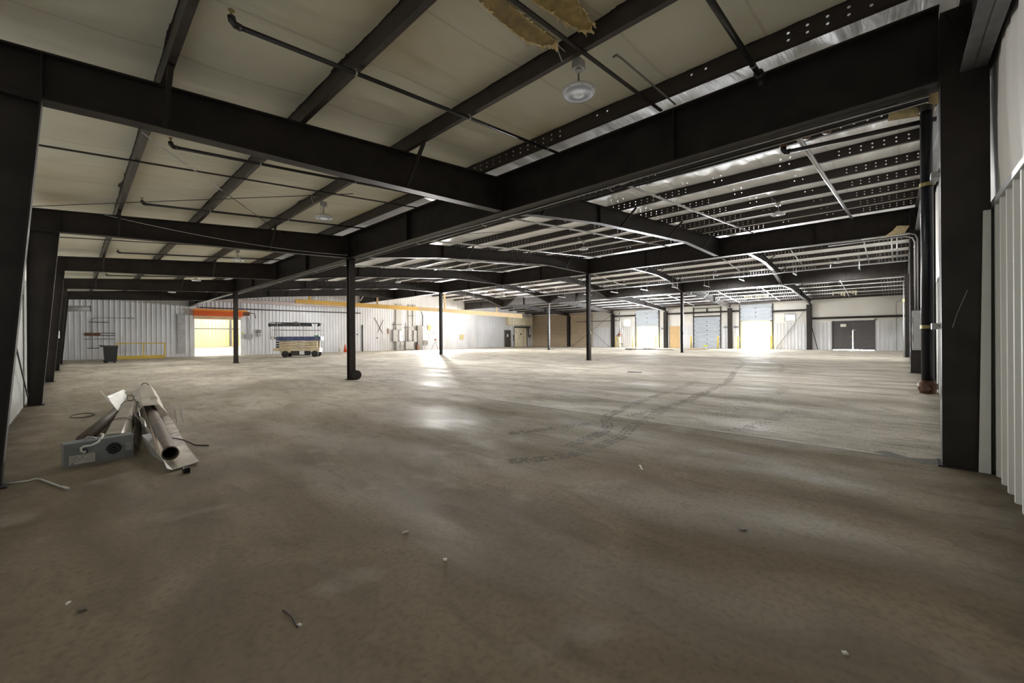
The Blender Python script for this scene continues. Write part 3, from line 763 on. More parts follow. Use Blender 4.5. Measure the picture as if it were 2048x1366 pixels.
for k, y in enumerate((4.67, 8.33, 12.3, 19.8, 23.6, 27.2)):
    line(y, 1.1, 6.35, -0.06, 0.026, M_PIPE, f'black sprinkler pipe with upturned end over the left bay, {ordn(k)} from the camera')
for k, y in enumerate((1.33, 4.8, 8.75, 12.95, 17.0, 20.4)):
    line(y, 8.3, 21.6, -0.10, 0.03 if k else 0.045, M_BRIGHT, f'shiny sprinkler pipe between near and middle girders, {ordn(k)} from the right wall', head=False)
for k, y in enumerate((0.0, 0.22, 1.37, 4.84, 8.77, 14.46, 19.0)):
    line(y, 30.6, 36.8, -0.10, 0.03, M_BRIGHT, f'shiny sprinkler pipe between middle and far girders, {ordn(k)} from the right wall', head=False)
for k, y in enumerate((3.3, 8.9, 12.6, 17.5)):
    line(y, 38.0, 50.0, -0.12, 0.035, M_BRIGHT, f'shiny sprinkler pipe over the dock area, {ordn(k)} from the right wall', head=False)
t = line(1.33, 3.2, 6.28, -0.06, 0.034, M_PIPE, 'thick black pipe nearest the right wall, ending in a fitting at the near girder', head=False)
MB().lathe((6.28, 1.33, roof(6.28) - 0.06), (1, 0, 0.0), [(0.034, -0.06), (0.06, -0.055), (0.06, 0.03), (0.045, 0.04), (0.045, 0.09), (0.0, 0.095)], 12).build('pipe_fitting', M_PIPE, t, True)
MB().tube([(6.34, 1.33, roof(6.3) - 0.06), (6.36, 1.33, roof(6.3) - 0.17)], 0.03, 10).build('drain_nipple', M_PIPE, t, True)
for k, (y, x0, x1) in enumerate(((2.68, 1.2, 6.3), (9.5, -0.55, 6.4), (17.6, -0.55, 6.4))):
    o = MB().bar((x0, y, roof(x0) - 0.012), (x1, y, roof(x1) - 0.012), 0.045, 0.02).build('bracing_strap', M_STEEL)
    tag(o, f'flat dark bracing strap screwed under the left bay purlins, {["beside the nearest lamp", "middle one, beyond the first rafter", "farthest one"][k]}', 'strap')
RODS = (((0.65, 7.8, 4.40), (4.5, 14.0, 4.70), 'thin cross bracing rod running from first rafter toward the lamp'), ((-0.62, 13.6, 4.34), (4.3, 8.9, 4.70), 'thin cross bracing rod running from second left column'),
        ((7.3, 13.6, 4.95), (13.2, 7.2, 5.45), 'thin cross bracing rod beyond the near girder'))
for a, b, lab in RODS:
    tag(MB().tube([a, b], 0.008, 6).build('bracing_rod', M_WIRED), lab, 'rod')
pts = [Vector((0.5 + (6.4 - 0.5) * i / 16, 13.7, 4.42 + (4.30 - 4.42) * i / 16 - 0.42 * 4 * (i / 16) * (1 - i / 16) * 0.35)) for i in range(17)]
tag(MB().tube(pts, 0.006, 6).build('sagging_cable', M_CORD), 'white cable sagging in front of the second rafter', 'cable')
tag(MB().tube([(4.35, 2.42, 4.74), (4.42, 2.42, 4.80), (4.55, 2.42, 4.82), (6.2, 2.42, 4.94)], 0.012, 8).build('bent_conduit', M_GREYD), 'bent grey conduit behind the nearest lamp', 'conduit')

# ------------------------------------------------------------------ conduits and pipes along the near girder, riser at the right wall
for k, (dx, dz, r, m) in enumerate(((0.155, 0.02, 0.013, M_BRIGHT), (0.19, 0.0, 0.016, M_PIPE), (0.235, -0.01, 0.018, M_PIPE), (0.285, 0.005, 0.013, M_BRIGHT))):
    x = G[0] + dx; ys = [-0.28 + i * (30.5 / 30) for i in range(31)]
    t = thing('conduit', f'long {["thin shiny", "thin black", "thick black", "outer shiny"][k]} conduit under the near girder, {["innermost", "second", "third", "outermost"][k]} of four', 'conduit', (x, -0.28, 4.22))
    MB().tube([(x, y, 4.22 + dz + 0.012 * math.sin(y * 0.8 + k)) for y in ys], r, 8).build('conduit_run', m, t, True)
    for y in (3.9, 7.4, 10.2, 13.0, 17.5, 22.0): MB().box(x - r - 0.006, x + r + 0.006, y - 0.012, y + 0.012, 4.22 + dz - r - 0.006, 4.25).build('conduit_strap', M_GALV, t)
t = thing('riser_pipe', 'dark blue-black vertical riser pipe beside the right wall column', 'pipe', (7.2, -0.27, 0.8))
MB().tube([(7.2, -0.27, 0.80), (7.2, -0.27, 4.22)], 0.058, 20).build('pipe_run', M_RISER, t, True)
MB().tube([(7.2, -0.27, 4.20), (7.2, -0.27, 4.28), (7.19, -0.24, 4.34), (7.17, -0.16, 4.37), (7.16, -0.06, 4.375)], 0.066, 16).build('elbow', M_PIPE, t, True)
MB().lathe((7.2, -0.27, 0.80), (0, 0, 1), [(0.05, -0.075), (0.075, -0.07), (0.075, -0.02), (0.09, -0.015), (0.09, 0.05), (0.075, 0.06), (0.062, 0.09)], 18).build('grooved_coupling', M_COPPER, t, True)
MB().box(7.10, 7.115, -0.30, -0.24, 0.78, 0.82).tube([(7.1, -0.27, 0.8), (7.02, -0.20, 0.8)], 0.03, 10).build('drain_tee', M_COPPER, t)
MB().lathe((7.2, -0.27, 0.72), (0, 0, 1), [(0.04, 0), (0.055, 0.01), (0.04, 0.02)], 14).build('end_cap', M_BRASS, t)
for z in (1.55, 3.30):
    c = MB().lathe((7.2, -0.27, z), (0, 0, 1), [(0.062, -0.022), (0.066, -0.022), (0.066, 0.022), (0.062, 0.022)], 18).build('pipe_clamp', M_BRASS, t)
    MB().box(6.98, 7.14, -0.34, -0.30, z - 0.014, z + 0.014).box(6.81, 7.0, -0.36, -0.29, z - 0.035, z + 0.035).box(6.68, 6.82, -0.353, -0.345, z - 0.03, z - 0.018).box(6.68, 6.82, -0.353, -0.345, z + 0.018, z + 0.03).build('clamp_bracket', M_GALV, c)
t = thing('branch_pipe', 'dark branch pipe with three rusty couplings under the near girder', 'pipe', (7.22, -0.36, 4.12))
MB().tube([(7.22, -0.36, 4.09), (7.22, 1.18, 4.165)], 0.03, 12).build('pipe_run', M_PIPE, t, True)
MB().tube([(7.22, 1.14, 4.165), (7.22, 1.2, 4.17), (7.21, 1.22, 4.20), (7.20, 1.22, 4.25)], 0.038, 12).build('elbow', M_PIPE, t, True)
for y in (1.22, 0.93, 0.70):
    x = 7.20 if y == 1.22 else 7.12
    MB().lathe((x, y, 4.24), (0, 0, 1), [(0.035, 0), (0.05, 0.01), (0.05, 0.05), (0.036, 0.06), (0.036, 0.09), (0.05, 0.1), (0.05, 0.15), (0.03, 0.16)], 12).build('rusty_coupling', M_COPPER, t, True)


def rag(name, lab, pts, m):
    mb = MB(); n = len(pts); c = sum((Vector(p) for p in pts), Vector()) / n
    up = Vector((0.004, 0.004, 0.008))
    mb.add([tuple(c + up * 2)] + [tuple(p) for p in pts] + [tuple(c - up * 2)] + [tuple(Vector(p) - up) for p in pts],
           [(0, 1 + i, 1 + (i + 1) % n) for i in range(n)] + [(n + 1, n + 2 + (i + 1) % n, n + 2 + i) for i in range(n)] + [(1 + i, n + 2 + i, n + 2 + (i + 1) % n, 1 + (i + 1) % n) for i in range(n)])
    return tag(mb.build(name, m), lab, 'insulation')


rag('insulation_scrap', 'yellowed insulation scrap wedged at the riser pipe top', [(7.05, -0.5, 4.42), (7.1, -0.2, 4.50), (7.18, -0.08, 4.42), (7.0, 0.05, 4.30), (6.92, -0.14, 4.26), (7.1, -0.36, 4.22), (6.95, -0.4, 4.32)], M_RAG)
rag('insulation_scrap', 'yellow insulation scrap hanging at the riser pipe top, lower piece', [(7.28, -0.36, 4.36), (7.28, 0.06, 4.43), (7.26, 0.08, 4.24), (7.26, -0.33, 4.18)], M_RAG)
rag('insulation_scrap', 'yellow insulation scrap on the middle girder end by the wall conduits', [(21.75, -0.35, 5.62), (21.7, 0.0, 5.66), (21.7, 0.12, 5.5), (21.7, 0.35, 5.32), (21.75, -0.2, 5.34)], M_RAG)

# electrical panel on the middle right-wall column
t = thing('electrical_panel', 'grey electrical panel on the second right wall column', 'panel', (21.7, -0.53, 0.88))
MB().box(21.64, 21.835, -0.66, -0.40, 0.88, 2.37).build('cabinet', M_GREYBOX, t)
dd = MB().box(21.62, 21.64, -0.65, -0.41, 0.92, 2.33).build('door', M_GREYBOX, t)
for z in (1.35, 2.0): MB().box(21.60, 21.62, -0.43, -0.415, z - 0.12, z + 0.12).build('latch', M_BLACK, dd)
for k, (dy, zt) in enumerate(((0.0, 5.33), (0.07, 5.22))):
    y = -0.56 + dy
    tag(MB().tube([(21.75, y, 2.37), (21.75, y, zt - 0.25), (21.75, y + 0.06, zt - 0.08), (21.75, y + 0.25, zt), (21.75, y + 1.6 + k, zt)], 0.026, 10).build('conduit', M_BRIGHT, None, True),
        f'bright bent conduit rising from the grey panel, {["upper bend", "lower bend"][k]}', 'conduit')
tag(MB().tube([(36.98, -0.3, 0.01), (36.98, -0.3, 4.9)], 0.03, 8).build('conduit', M_BRIGHT, None, True), 'bright conduit on the farthest right wall column', 'conduit')
tag(MB().box(36.9, 37.08, -0.345, -0.24, 3.6, 3.8).build('junction_box', M_RAG), 'yellowed junction box on the farthest right wall column', 'box')
tag(MB().hexa([(6.49, -0.70, 0.005), (6.505, -0.70, 0.005), (6.505, -0.615, 0.005), (6.49, -0.615, 0.005)], [(6.525, -0.715, 2.75), (6.54, -0.715, 2.75), (6.54, -0.66, 2.75), (6.525, -0.66, 2.75)]).build('loose_trim', M_SHEETN), 'loose white trim strip leaning beside the near right column', 'trim strip')
tag(MB().tube([at(1905, 655, X=6.53), at(1915, 625, X=6.52), at(1935, 580, X=6.53)], 0.003, 5).build('loose_wire', M_ROPE), 'thin loose wire on the near right column', 'wire')
tag(MB().bar((-0.69, 8.3, 2.6), (-0.69, 13.6, 0.25), 0.02, 0.03).build('bracing_rod', M_WIRED), 'dark bracing rod sloping down the left wall', 'rod')

# ------------------------------------------------------------------ torn roof insulation above the nearest lamp
def blank(px, py, off=0.135):
    d = fwd + rgt * (((px - 1024) * ca + (py - HY) * math.sin(ROLL)) / F) + upv * (-(-(px - 1024) * math.sin(ROLL) + (py - HY) * ca) / F)
    k = (4.46 + off - EYE) / (d.z - 0.085 * d.x)
    return Vector((0, 0, EYE)) + d * k
TORN = [('long brown patch of bare insulation beside the bracing strap', [(925, -30), (955, 0), (985, 28), (1020, 58), (1055, 82), (1085, 90), (1108, 88), (1112, 80), (1080, 58), (1050, 36), (1020, 8), (990, -30)], (3, 7)),
        ('brown patch of bare insulation nearest the lamp purlin', [(1050, -30), (1064, 0), (1095, 20), (1125, 40), (1156, 58), (1178, 60), (1186, 46), (1174, 28), (1158, 10), (1146, -30)], (1, 8))]
for lab, poly, (f0, f1) in TORN:
    t = thing('torn_insulation', lab, 'insulation', tuple(blank(*poly[3])))
    P = [blank(x, y, 0.10) for x, y in poly]
    c = sum(P, Vector()) / len(P); c.z += 0.03; n = len(P)
    mb = MB(); lift = Vector((0, 0, 0.02))
    mb.add([c] + P + [p + lift for p in P] + [c + lift], [(0, 1 + i, 1 + (i + 1) % n) for i in range(n)] + [(1 + i, 1 + n + i, 1 + n + (i + 1) % n, 1 + (i + 1) % n) for i in range(n)])
    mb.build('bare_fibre', M_FIBRE, t)
    for i in range(n):
        a, b = P[i], P[(i + 1) % n]
        if poly[i][1] < 0: continue
        for q in range(7):
            u = (q + random.random() * 0.8) / 7; s = a.lerp(b, u)
            L_ = random.uniform(0.012, 0.055) * (1.7 if f0 <= i <= f1 else 0.7); w_ = random.uniform(0.006, 0.028)
            dr = (b - a).normalized(); sw = Vector((random.uniform(-0.03, 0.05), random.uniform(-0.06, 0.0), 0))
            if q % 2 and random.random() < 0.5: continue
            MB().hexa([s - dr * w_, s + dr * w_, s + dr * w_ + Vector((0, 0.003, 0.002)), s - dr * w_ + Vector((0, 0.003, 0.002))],
                      [s + sw - dr * w_ * 0.45 - Vector((0, 0, L_)), s + sw + dr * w_ * 0.2 - Vector((0, 0, L_ * 0.85)), s + sw + dr * w_ * 0.2 - Vector((0, -0.003, L_ * 0.85)), s + sw - dr * w_ * 0.45 - Vector((0, -0.003, L_))]).build('torn_flap', M_RAG, t)
    e = [blank(x + 4, y + 6, 0.098) for x, y in poly if y > -20]
    f = [blank(x + 1, y + 1, 0.097) for x, y in poly if y > -20]
    if True:
        st = MB(); m = len(e)
        for i in range(m // 2):
            st.hexa([e[i], e[i + 1], f[i + 1], f[i]], [p + Vector((0, 0, 0.006)) for p in (e[i], e[i + 1], f[i + 1], f[i])])
        st.build('curled_edge', M_RAG, t)
for k, (y0, n, x) in enumerate(((2.6, 9, 47.6), (9.2, 11, 46.6))):
    t = thing('torn_insulation', f'ragged pale insulation strip hanging over the dock area, {["near the right wall", "above the large open door"][k]}', 'insulation', (x, y0, roof(x)))
    for i in range(n):
        y = y0 + i * 0.2; L_ = random.uniform(0.15, 0.5)
        MB().hexa([(x, y, roof(x)), (x, y + 0.19, roof(x)), (x + 0.01, y + 0.19, roof(x)), (x + 0.01, y, roof(x))], [(x, y + 0.05, roof(x) - L_), (x, y + 0.15, roof(x) - L_ * 0.8), (x + 0.01, y + 0.15, roof(x) - L_ * 0.8), (x + 0.01, y + 0.05, roof(x) - L_)]).build('torn_flap', M_RAGW, t)

# ------------------------------------------------------------------ hung rail with strip fittings between middle and far girders
t = thing('hung_rail', 'long pale rail hung on rods between middle and far girders', 'rail', (34.0, -0.4, 5.85))
MB().box(33.97, 34.03, -0.45, 30, 5.85, 5.91).build('rail_bar', M_BRIGHT, t)
for i in range(13): MB().tube([(34.0, 0.8 + i * 2.4, 5.9), (34.0, 0.8 + i * 2.4, roof(34) + 0.04)], 0.008, 6).build('hanger_rod', M_GALV, t)
SF = None
spots = [(33.0, 10.6, 5.25), (33.0, 8.2, 5.5), (33.0, 5.0, 5.55), (33.0, 1.7, 5.55), (33.0, 13.0, 5.35), (33.0, 15.6, 5.4), (33.0, 18.4, 5.4), (33.0, 21.2, 5.4), (33.0, 24.2, 5.4), (25.6, 22.0, 5.2), (25.6, 25.5, 5.2), (25.6, 29.5, 5.2)]
for k, (x, y, z) in enumerate(spots):
    order = sorted([q[1] for q in spots if (q[0] > 30) == (x > 30)]).index(y)
    lab = f'pale strip light hung on two rods {"by the long rail" if x > 30 else "over mid hall"}, {ordn(order)} from the right wall'
    if SF is None:
        SF = thing('strip_light', lab, 'lamp', (0, 0, 0), 'strip lights hung on rods')
        MB().box(-0.65, 0.65, -0.025, 0.025, 0, 0.045).build('light_body', M_BRIGHT, SF)
        for s in (-0.5, 0.5): MB().tube([(s, 0, 0.06), (s, 0, 1.1)], 0.008, 6).build('hanger_rod', M_GALV, SF)
        o = SF
    else: o = dup(SF)
    o.location = (x, y, z); tag(o, lab, 'lamp')

# ------------------------------------------------------------------ dock doors on the end wall
def sectional(name, y0, y1, z0, n, hsec, closed, curve=0):
    d = MB().box(XE - 0.08, XE + 0.0, y0 - 0.10, y0 - 0.02, 0, 4.98).build(name, M_STEEL); d['kind'] = 'structure'
    MB().box(XE - 0.08, XE + 0.0, y1 + 0.02, y1 + 0.10, 0, 4.98).build('door_track', M_STEEL, d)
    for k in range(n):
        za = z0 + k * hsec; xo = 0.0
        tilt = 0.0 if k < n - curve else 0.10 * (k - (n - curve) + 1)
        mb = MB(); x = XE - 0.05 - (sum(0.10 * j for j in range(0, k - (n - curve) + 1)) if tilt else 0)
        q = lambda dx, z, off: (x - off - dx, z)
        za2, zb2 = za + 0.008, za + hsec - 0.008
        lip = hsec * 0.18
        prof = [(0.0, za2), (0.0, za + hsec * 0.5 - 0.012), (0.012, za + hsec * 0.5), (0.0, za + hsec * 0.5 + 0.012), (0.0, zb2)]
        a = [(x - dx - tilt * (z - za) / hsec, z) for dx, z in prof]
        for (xa, zaa), (xb, zbb) in zip(a, a[1:]):
            mb.hexa([(xa, y0, zaa), (xa, y1, zaa), (xb, y1, zbb), (xb, y0, zbb)], [(xa + 0.04, y0, zaa), (xa + 0.04, y1, zaa), (xb + 0.04, y1, zbb), (xb + 0.04, y0, zbb)])
        sec = mb.build('door_section', M_DOORW, d)
        if k and k < n:
            MB().box(x - 0.03, x, (y0 + y1) / 2 - 0.05, (y0 + y1) / 2 + 0.05, za - 0.05, za + 0.05).build('hinge', M_STEELG, sec)
            for yy in (y0 + 0.06, y1 - 0.06): MB().box(x - 0.03, x, yy - 0.04, yy + 0.04, za - 0.05, za + 0.05).build('roller_bracket', M_STEELG, sec)
    return d


d1 = sectional('door_1', 22.62, 25.78, 2.85, 4, 0.53, False, 2)
d2 = sectional('door_2', 15.2, 18.18, 0.02, 7, 0.535, True)
d3 = sectional('door_3', 9.95, 13.07, 3.17, 4, 0.46, False, 1)
MB().box(XE - 0.07, XE - 0.055, 16.6, 17.1, 0.22, 0.40).build('warning_sticker', M_LIME, d2)
MB().box(XE - 0.12, XE - 0.02, 15.1, 18.25, 3.80, 3.92).box(XE - 0.12, XE - 0.02, 15.1, 18.25, 4.78, 4.84).box(XE - 0.12, XE - 0.02, 16.6, 16.72, 4.4, 4.84).build('spring_support', M_STEEL, d2)
M_SEAL = pbr('pale yellow weather seal', (0.62, 0.60, 0.34), 0.6, 0, 0.05, 8)
for d, y0, y1, z in ((d1, 22.62, 25.78, 2.85), (d3, 9.95, 13.07, 3.17)):
    for ya, yb in ((y0 - 0.02, y0 + 0.16), (y1 - 0.16, y1 + 0.02)): MB().box(XE + 0.02, XE + 0.25, ya, yb, 0, z).build('door_seal', M_SEAL, d)
    MB().box(XE + 0.02, XE + 0.25, y0, y1, z - 0.12, z + 0.02).build('door_seal', M_SEAL, d)
# charcoal double doors with light leaking at the gap and the sill
d4 = MB().box(XE - 0.06, XE + 0.05, 1.54, 1.62, 0, 2.9).box(XE - 0.06, XE + 0.05, 4.72, 4.80, 0, 2.9).box(XE - 0.06, XE + 0.05, 1.54, 4.80, 2.82, 2.9).build('door_4', M_CHAR); d4['kind'] = 'structure'
lf = MB().box(XE - 0.0, XE + 0.04, 3.20, 4.72, 0.055, 2.82).build('door_leaf', M_CHAR, d4)
rf = MB().box(XE - 0.0, XE + 0.04, 1.62, 3.16, 0.055, 1.9).box(XE - 0.0, XE + 0.04, 1.62, 3.198, 1.9, 2.82).build('door_leaf', M_CHAR, d4)
MB().box(XE - 0.03, XE, 3.08, 3.34, 1.28, 1.40).build('latch', M_BRASS, rf)
MB().box(XE - 0.04, XE, 2.98, 3.20, 1.97, 2.01).build('door_bolt', M_GALV, rf)
sg = MB().box(XE - 0.012, XE, 3.69, 4.12, 2.31, 2.58).build('paper_sign', M_CHALK, lf)
tag(MB().box(XE - 0.02, XE + 0.02, 1.62, 4.72, 2.83, 3.1).build('header_blanket', M_INSW), 'sagging pale insulation strip above the charcoal double doors', 'insulation')
o = MB().lathe((XE - 0.12, 1.5, 2.98), (1, 0, 0), [(0.10, 0), (0.10, 0.1), (0.0, 0.11)], 12).build('wall_lamp', M_BLACK); tag(o, 'small round black lamp above right of the charcoal doors', 'lamp')
MB().lathe((XE - 0.125, 1.5, 3.0), (1, 0, 0), [(0.06, 0), (0.06, 0.006)], 12).build('lamp_face', M_CHALK, o)

# bollards and wall bits
for y, lab in ((28.5, 'yellow bollard at the far left beside the valve riser'), (26.0, 'yellow bollard left of the smaller open dock door'), (22.8, 'yellow bollard right of the smaller open dock door'), (18.35, 'yellow bollard left of the closed dock door'), (15.3, 'yellow bollard right of the closed dock door'), (13.15, 'yellow bollard left of the large open dock door'), (9.98, 'yellow bollard right of the large open dock door')):
    t = thing('bollard', lab, 'bollard', (51.45, y, 0), 'yellow bollards at the dock doors')
    MB().lathe((51.45, y, 0), (0, 0, 1), [(0.085, 0.012), (0.085, 1.42), (0.07, 1.47), (0.0, 1.49)], 16).build('bollard_pipe', M_YELLOW, t, True)
    MB().box(51.32, 51.58, y - 0.13, y + 0.13, 0, 0.012).build('base_plate', M_STEELG, t)
tag(MB().box(XE - 0.06, XE - 0.035, 19.9, 21.2, 0.005, 2.77).build('wood_sheet', M_OSB), 'tall bare wood sheet on the end wall left of the closed dock door', 'board')
for y0, z0, lab in ((14.35, 2.40, 'small grey wall vent left of the large door, beside the column'), (13.25, 2.40, 'small grey wall vent just left of the large open door'), (21.8, 2.38, 'small grey wall vent right of the smaller open door')):
    t = thing('wall_vent', lab, 'vent', (XE - 0.05, y0, z0))
    MB().box(XE - 0.06, XE - 0.036, y0, y0 + 0.5, z0, z0 + 0.2).build('vent_frame', M_GREYBOX, t)
    for k in range(4): MB().box(XE - 0.072, XE - 0.06, y0 + 0.03, y0 + 0.47, z0 + 0.025 + k * 0.045, z0 + 0.045 + k * 0.045).build('vent_slat', M_GREYD, t)
# sprinkler valve riser
t = thing('valve_riser', 'rust and tan sprinkler valve riser left of the smaller open dock door', 'valve', (50.9, 27.65, 0))
vx, vy = 50.9, 27.65
MB().tube([(vx, vy, 0), (vx, vy, 1.55)], 0.15, 16).build('lower_pipe', M_RAG, t, True)
MB().lathe((vx, vy, 0), (0, 0, 1), [(0.28, 0.0), (0.28, 0.03), (0.16, 0.03), (0.16, 0.06)], 18).build('base_flange', M_GREYBOX, t)
MB().lathe((vx, vy, 1.5), (0, 0, 1), [(0.16, 0), (0.24, 0.02), (0.24, 0.07), (0.18, 0.1), (0.2, 0.3), (0.24, 0.34), (0.24, 0.4), (0.12, 0.44), (0.09, 0.6), (0.0, 0.61)], 18).build('valve_body', M_COPPER, t, True)
MB().tube([(vx, vy, 2.0), (vx, vy, 4.9)], 0.07, 12).build('upper_pipe', M_STEELG, t, True)
MB().tube([(vx, vy + 0.1, 1.7), (vx, vy + 0.42, 1.7), (vx, vy + 0.42, 0.9), (vx, vy + 0.15, 0.9)], 0.03, 8).build('trim_pipe', M_PIPE, t, True)
MB().tube([(vx, vy - 0.1, 1.75), (vx, vy - 0.38, 1.8), (vx, vy - 0.38, 1.45)], 0.04, 8).build('side_outlet', M_COPPER, t, True)
MB().tube([(vx, vy - 0.12, 0.5), (vx, vy - 0.45, 0.5), (vx, vy - 0.5, 0.42)], 0.05, 8).build('drain_outlet', M_COPPER, t, True)
MB().tube([(vx + 0.16 * math.cos(i * math.pi / 8), vy + 0.3, 1.75 + 0.16 * math.sin(i * math.pi / 8)) for i in range(17)], 0.02, 6).build('hand_wheel', M_COPPER, t, True)
for z, lab in ((1.95, 'gauge'), ): MB().lathe((vx - 0.2, vy + 0.15, z), (1, 0, 0), [(0.08, 0), (0.08, 0.05), (0, 0.051)], 12).build('pressure_gauge', M_CHALK, t)
# low clutter in front of the dock
t = thing('pallet', 'grey low pallet on the floor left of the smaller open dock door', 'pallet', (43.0, 21.9, 0))
for k in range(3): MB().box(42.5, 43.5, 21.5 + k * 0.42, 21.6 + k * 0.42, 0, 0.12).build('stringer', M_WOOD, t)
for k in range(5): MB().box(42.5 + k * 0.21, 42.66 + k * 0.21, 21.5, 22.44, 0.12, 0.145).build('deck_board', M_WOOD, t)
t = thing('pallet', 'grey pallet stack before the smaller open dock door', 'pallet', (44.4, 20.4, 0))
for k in range(3): MB().box(44.0, 45.0, 20.0 + k * 0.45, 20.12 + k * 0.45, 0, 0.12).build('stringer', M_WOOD, t)
for k in range(5): MB().box(44.0 + k * 0.21, 44.16 + k * 0.21, 20.0, 21.02, 0.12, 0.16).build('deck_board', M_WOOD, t)
tag(MB().box(43.2, 43.5, 17.2, 21.3, 0, 0.08).build('floor_board', M_WOOD), 'long grey board flat on the floor before the smaller open door', 'board')
tag(MB().box(48.2, 48.6, 15.6, 17.6, 0, 0.1).build('floor_board', M_OSB), 'yellowish board on the floor before the closed dock door', 'board')
tag(MB().box(46.6, 47.0, 14.9, 17.4, 0, 0.07).build('floor_board', M_WOOD), 'dark board lying in front of the yellowish board', 'board')
tag(MB().box(15.55, 15.72, 7.55, 8.1, 0, 0.03).build('floor_plate', M_STEELG), 'thin dark plate lying flat mid floor beyond the joint', 'plate')
o = MB().lathe((22.4, 13.7, 0.0), (0, 0, 1), [(0.10, 0), (0.10, 0.03), (0, 0.031)], 12).build('debris_lump', M_WOOD); tag(o, 'small debris lump at the foot of the middle row post', 'debris')
o = MB().box(37.5, 37.75, 28.75, 29.0, 0, 0.09).build('debris_lump', M_GREYBOX); tag(o, 'small grey debris lump beside the farthest post', 'debris')

# ------------------------------------------------------------------ far ribbed wall, left part
t = thing('vent_duct', 'grey round duct stub sticking out of the left wall near the far end', 'duct', (0.3, 40.0, 3.56))
MB().tube([(-0.72, 40, 3.52), (0.78, 40, 3.60)], 0.19, 20).build('duct_pipe', M_GREYBOX, t, True)
MB().lathe((0.78, 40, 3.60), (1, 0, 0.05), [(0.20, -0.03), (0.20, 0.0), (0.16, 0.0), (0.16, -0.02), (0, -0.02)], 20).build('duct_rim', M_BLACK, t, True)
MB().box(-0.74, -0.45, 39.75, 40.25, 3.3, 3.9).build('duct_collar', M_WHITE, t)


def onwall(name, lab, cat, x0, x1, z0, z1, m, dep=0.12, y=YF - 0.043):
    return tag(MB().box(x0, x1, y - dep, y, z0, z1).build(name, m), lab, cat)


onwall('wall_shelf_board', 'brown and grey board on ribbed wall above the black bin', 'board', 0.5, 1.35, 1.76, 2.0, M_COPPER, 0.05)
onwall('wall_shelf_board', 'pale rail board under the brown board on the ribbed wall', 'board', 0.5, 2.15, 1.48, 1.58, M_GREYBOX, 0.06)
for z, a, b, lab in ((1.98, 1.35, 2.15, 'upper thin dark rail right of the brown board'), (1.80, 1.35, 2.15, 'second thin dark rail right of the brown board'), (2.80, 0.75, 1.8, 'thin dark rail high above the brown board'), (0.85, 0.66, 1.3, 'short dark rail low behind the black bin')):
    tag(MB().box(a, b, YF - 0.09, YF - 0.04, z - 0.025, z + 0.025).build('wall_rail', M_STEELG), lab, 'rail')
tag(MB().tube([(0.95, YF - 0.07, 0.9), (0.95, YF - 0.07, 3.0), (1.02, YF - 0.07, 3.1), (1.15, YF - 0.07, 3.13), (3.25, YF - 0.07, 3.16)], 0.025, 8).box(2.95, 3.25, YF - 0.12, YF - 0.04, 3.10, 3.22).build('wall_conduit', M_GREYBOX), 'grey conduit bending along the ribbed wall above the railing', 'conduit')
onwall('wall_patch', 'tall dark grey patch of duct cover left of the doorway', 'cover', 5.9, 6.45, 0.3, 3.6, pbr('grey cover strip', (0.42, 0.42, 0.42), 0.5), 0.05)
t = thing('safety_railing', 'yellow safety railing standing before the ribbed wall', 'railing', (3.5, 42.5, 0))
for x in (2.13, 3.62, 4.88): MB().box(x, x + 0.08, 42.46, 42.54, 0, 1.17).build('railing_post', M_YELLOW, t)
MB().box(2.13, 4.96, 42.46, 42.54, 1.14, 1.22).build('top_rail', M_YELLOW, t)
MB().box(2.2, 4.9, 42.48, 42.52, 0.0, 0.24).build('kick_plate', M_YELLOW, t)
t = thing('waste_cart', 'black wheeled waste bin beside the yellow railing', 'bin', (1.6, 36.5, 0))
MB().hexa([(1.30, 36.25, 0.08), (1.84, 36.25, 0.08), (1.84, 36.85, 0.08), (1.30, 36.85, 0.08)], [(1.24, 36.15, 1.02), (1.90, 36.15, 1.02), (1.90, 36.95, 1.02), (1.24, 36.95, 1.02)]).build('bin_body', M_BLACK, t)
MB().hexa([(1.12, 36.12, 1.02), (1.92, 36.12, 1.02), (1.92, 36.97, 1.02), (1.12, 36.97, 1.02)], [(1.05, 36.15, 1.13), (1.90, 36.15, 1.09), (1.90, 36.94, 1.09), (1.05, 36.94, 1.13)]).build('bin_lid', M_BLACK, t)
for y in (36.3, 36.8): MB().lathe((1.36, y - 0.03, 0.11), (0, 1, 0), [(0.0, 0), (0.11, 0), (0.11, 0.06), (0, 0.06)], 16).build('bin_wheel', M_RUBBER, t, True)
MB().box(1.7, 1.8, 36.3, 36.8, 0, 0.08).build('bin_foot', M_BLACK, t)

# doorway header, crane beams
t = thing('header_beam', 'bright orange-red beam across the top of the lit doorway', 'beam', (8.7, YF - 0.3, 3.5))
MB().box(6.95, 10.55, YF - 0.42, YF - 0.12, 3.50, 3.92).build('beam_body', M_ORANGE, t)
MB().box(6.95, 10.85, YF - 0.47, YF - 0.10, 3.92, 4.06).build('beam_flange', M_ORANGE2, t)
MB().box(10.5, 11.1, YF - 0.4, YF - 0.15, 3.6, 3.95).tube([(10.8, YF - 0.4, 3.9), (11.5, YF - 0.4, 3.8), (11.6, YF - 0.35, 3.4)], 0.04, 8).build('end_motor', M_COPPER, t)
MB().box(7.03, 10.46, YF - 0.12, YF - 0.05, 3.2, 3.5).build('lower_lip', M_CREAM, t)
tag(MB().box(7.3, 20.2, YF - 0.55, YF - 0.4, 4.78, 5.06).box(7.3, 20.2, YF - 0.62, YF - 0.33, 4.76, 4.79).build('runway_beam', M_PINK), 'faded pinkish runway beam along the far ribbed wall', 'beam')
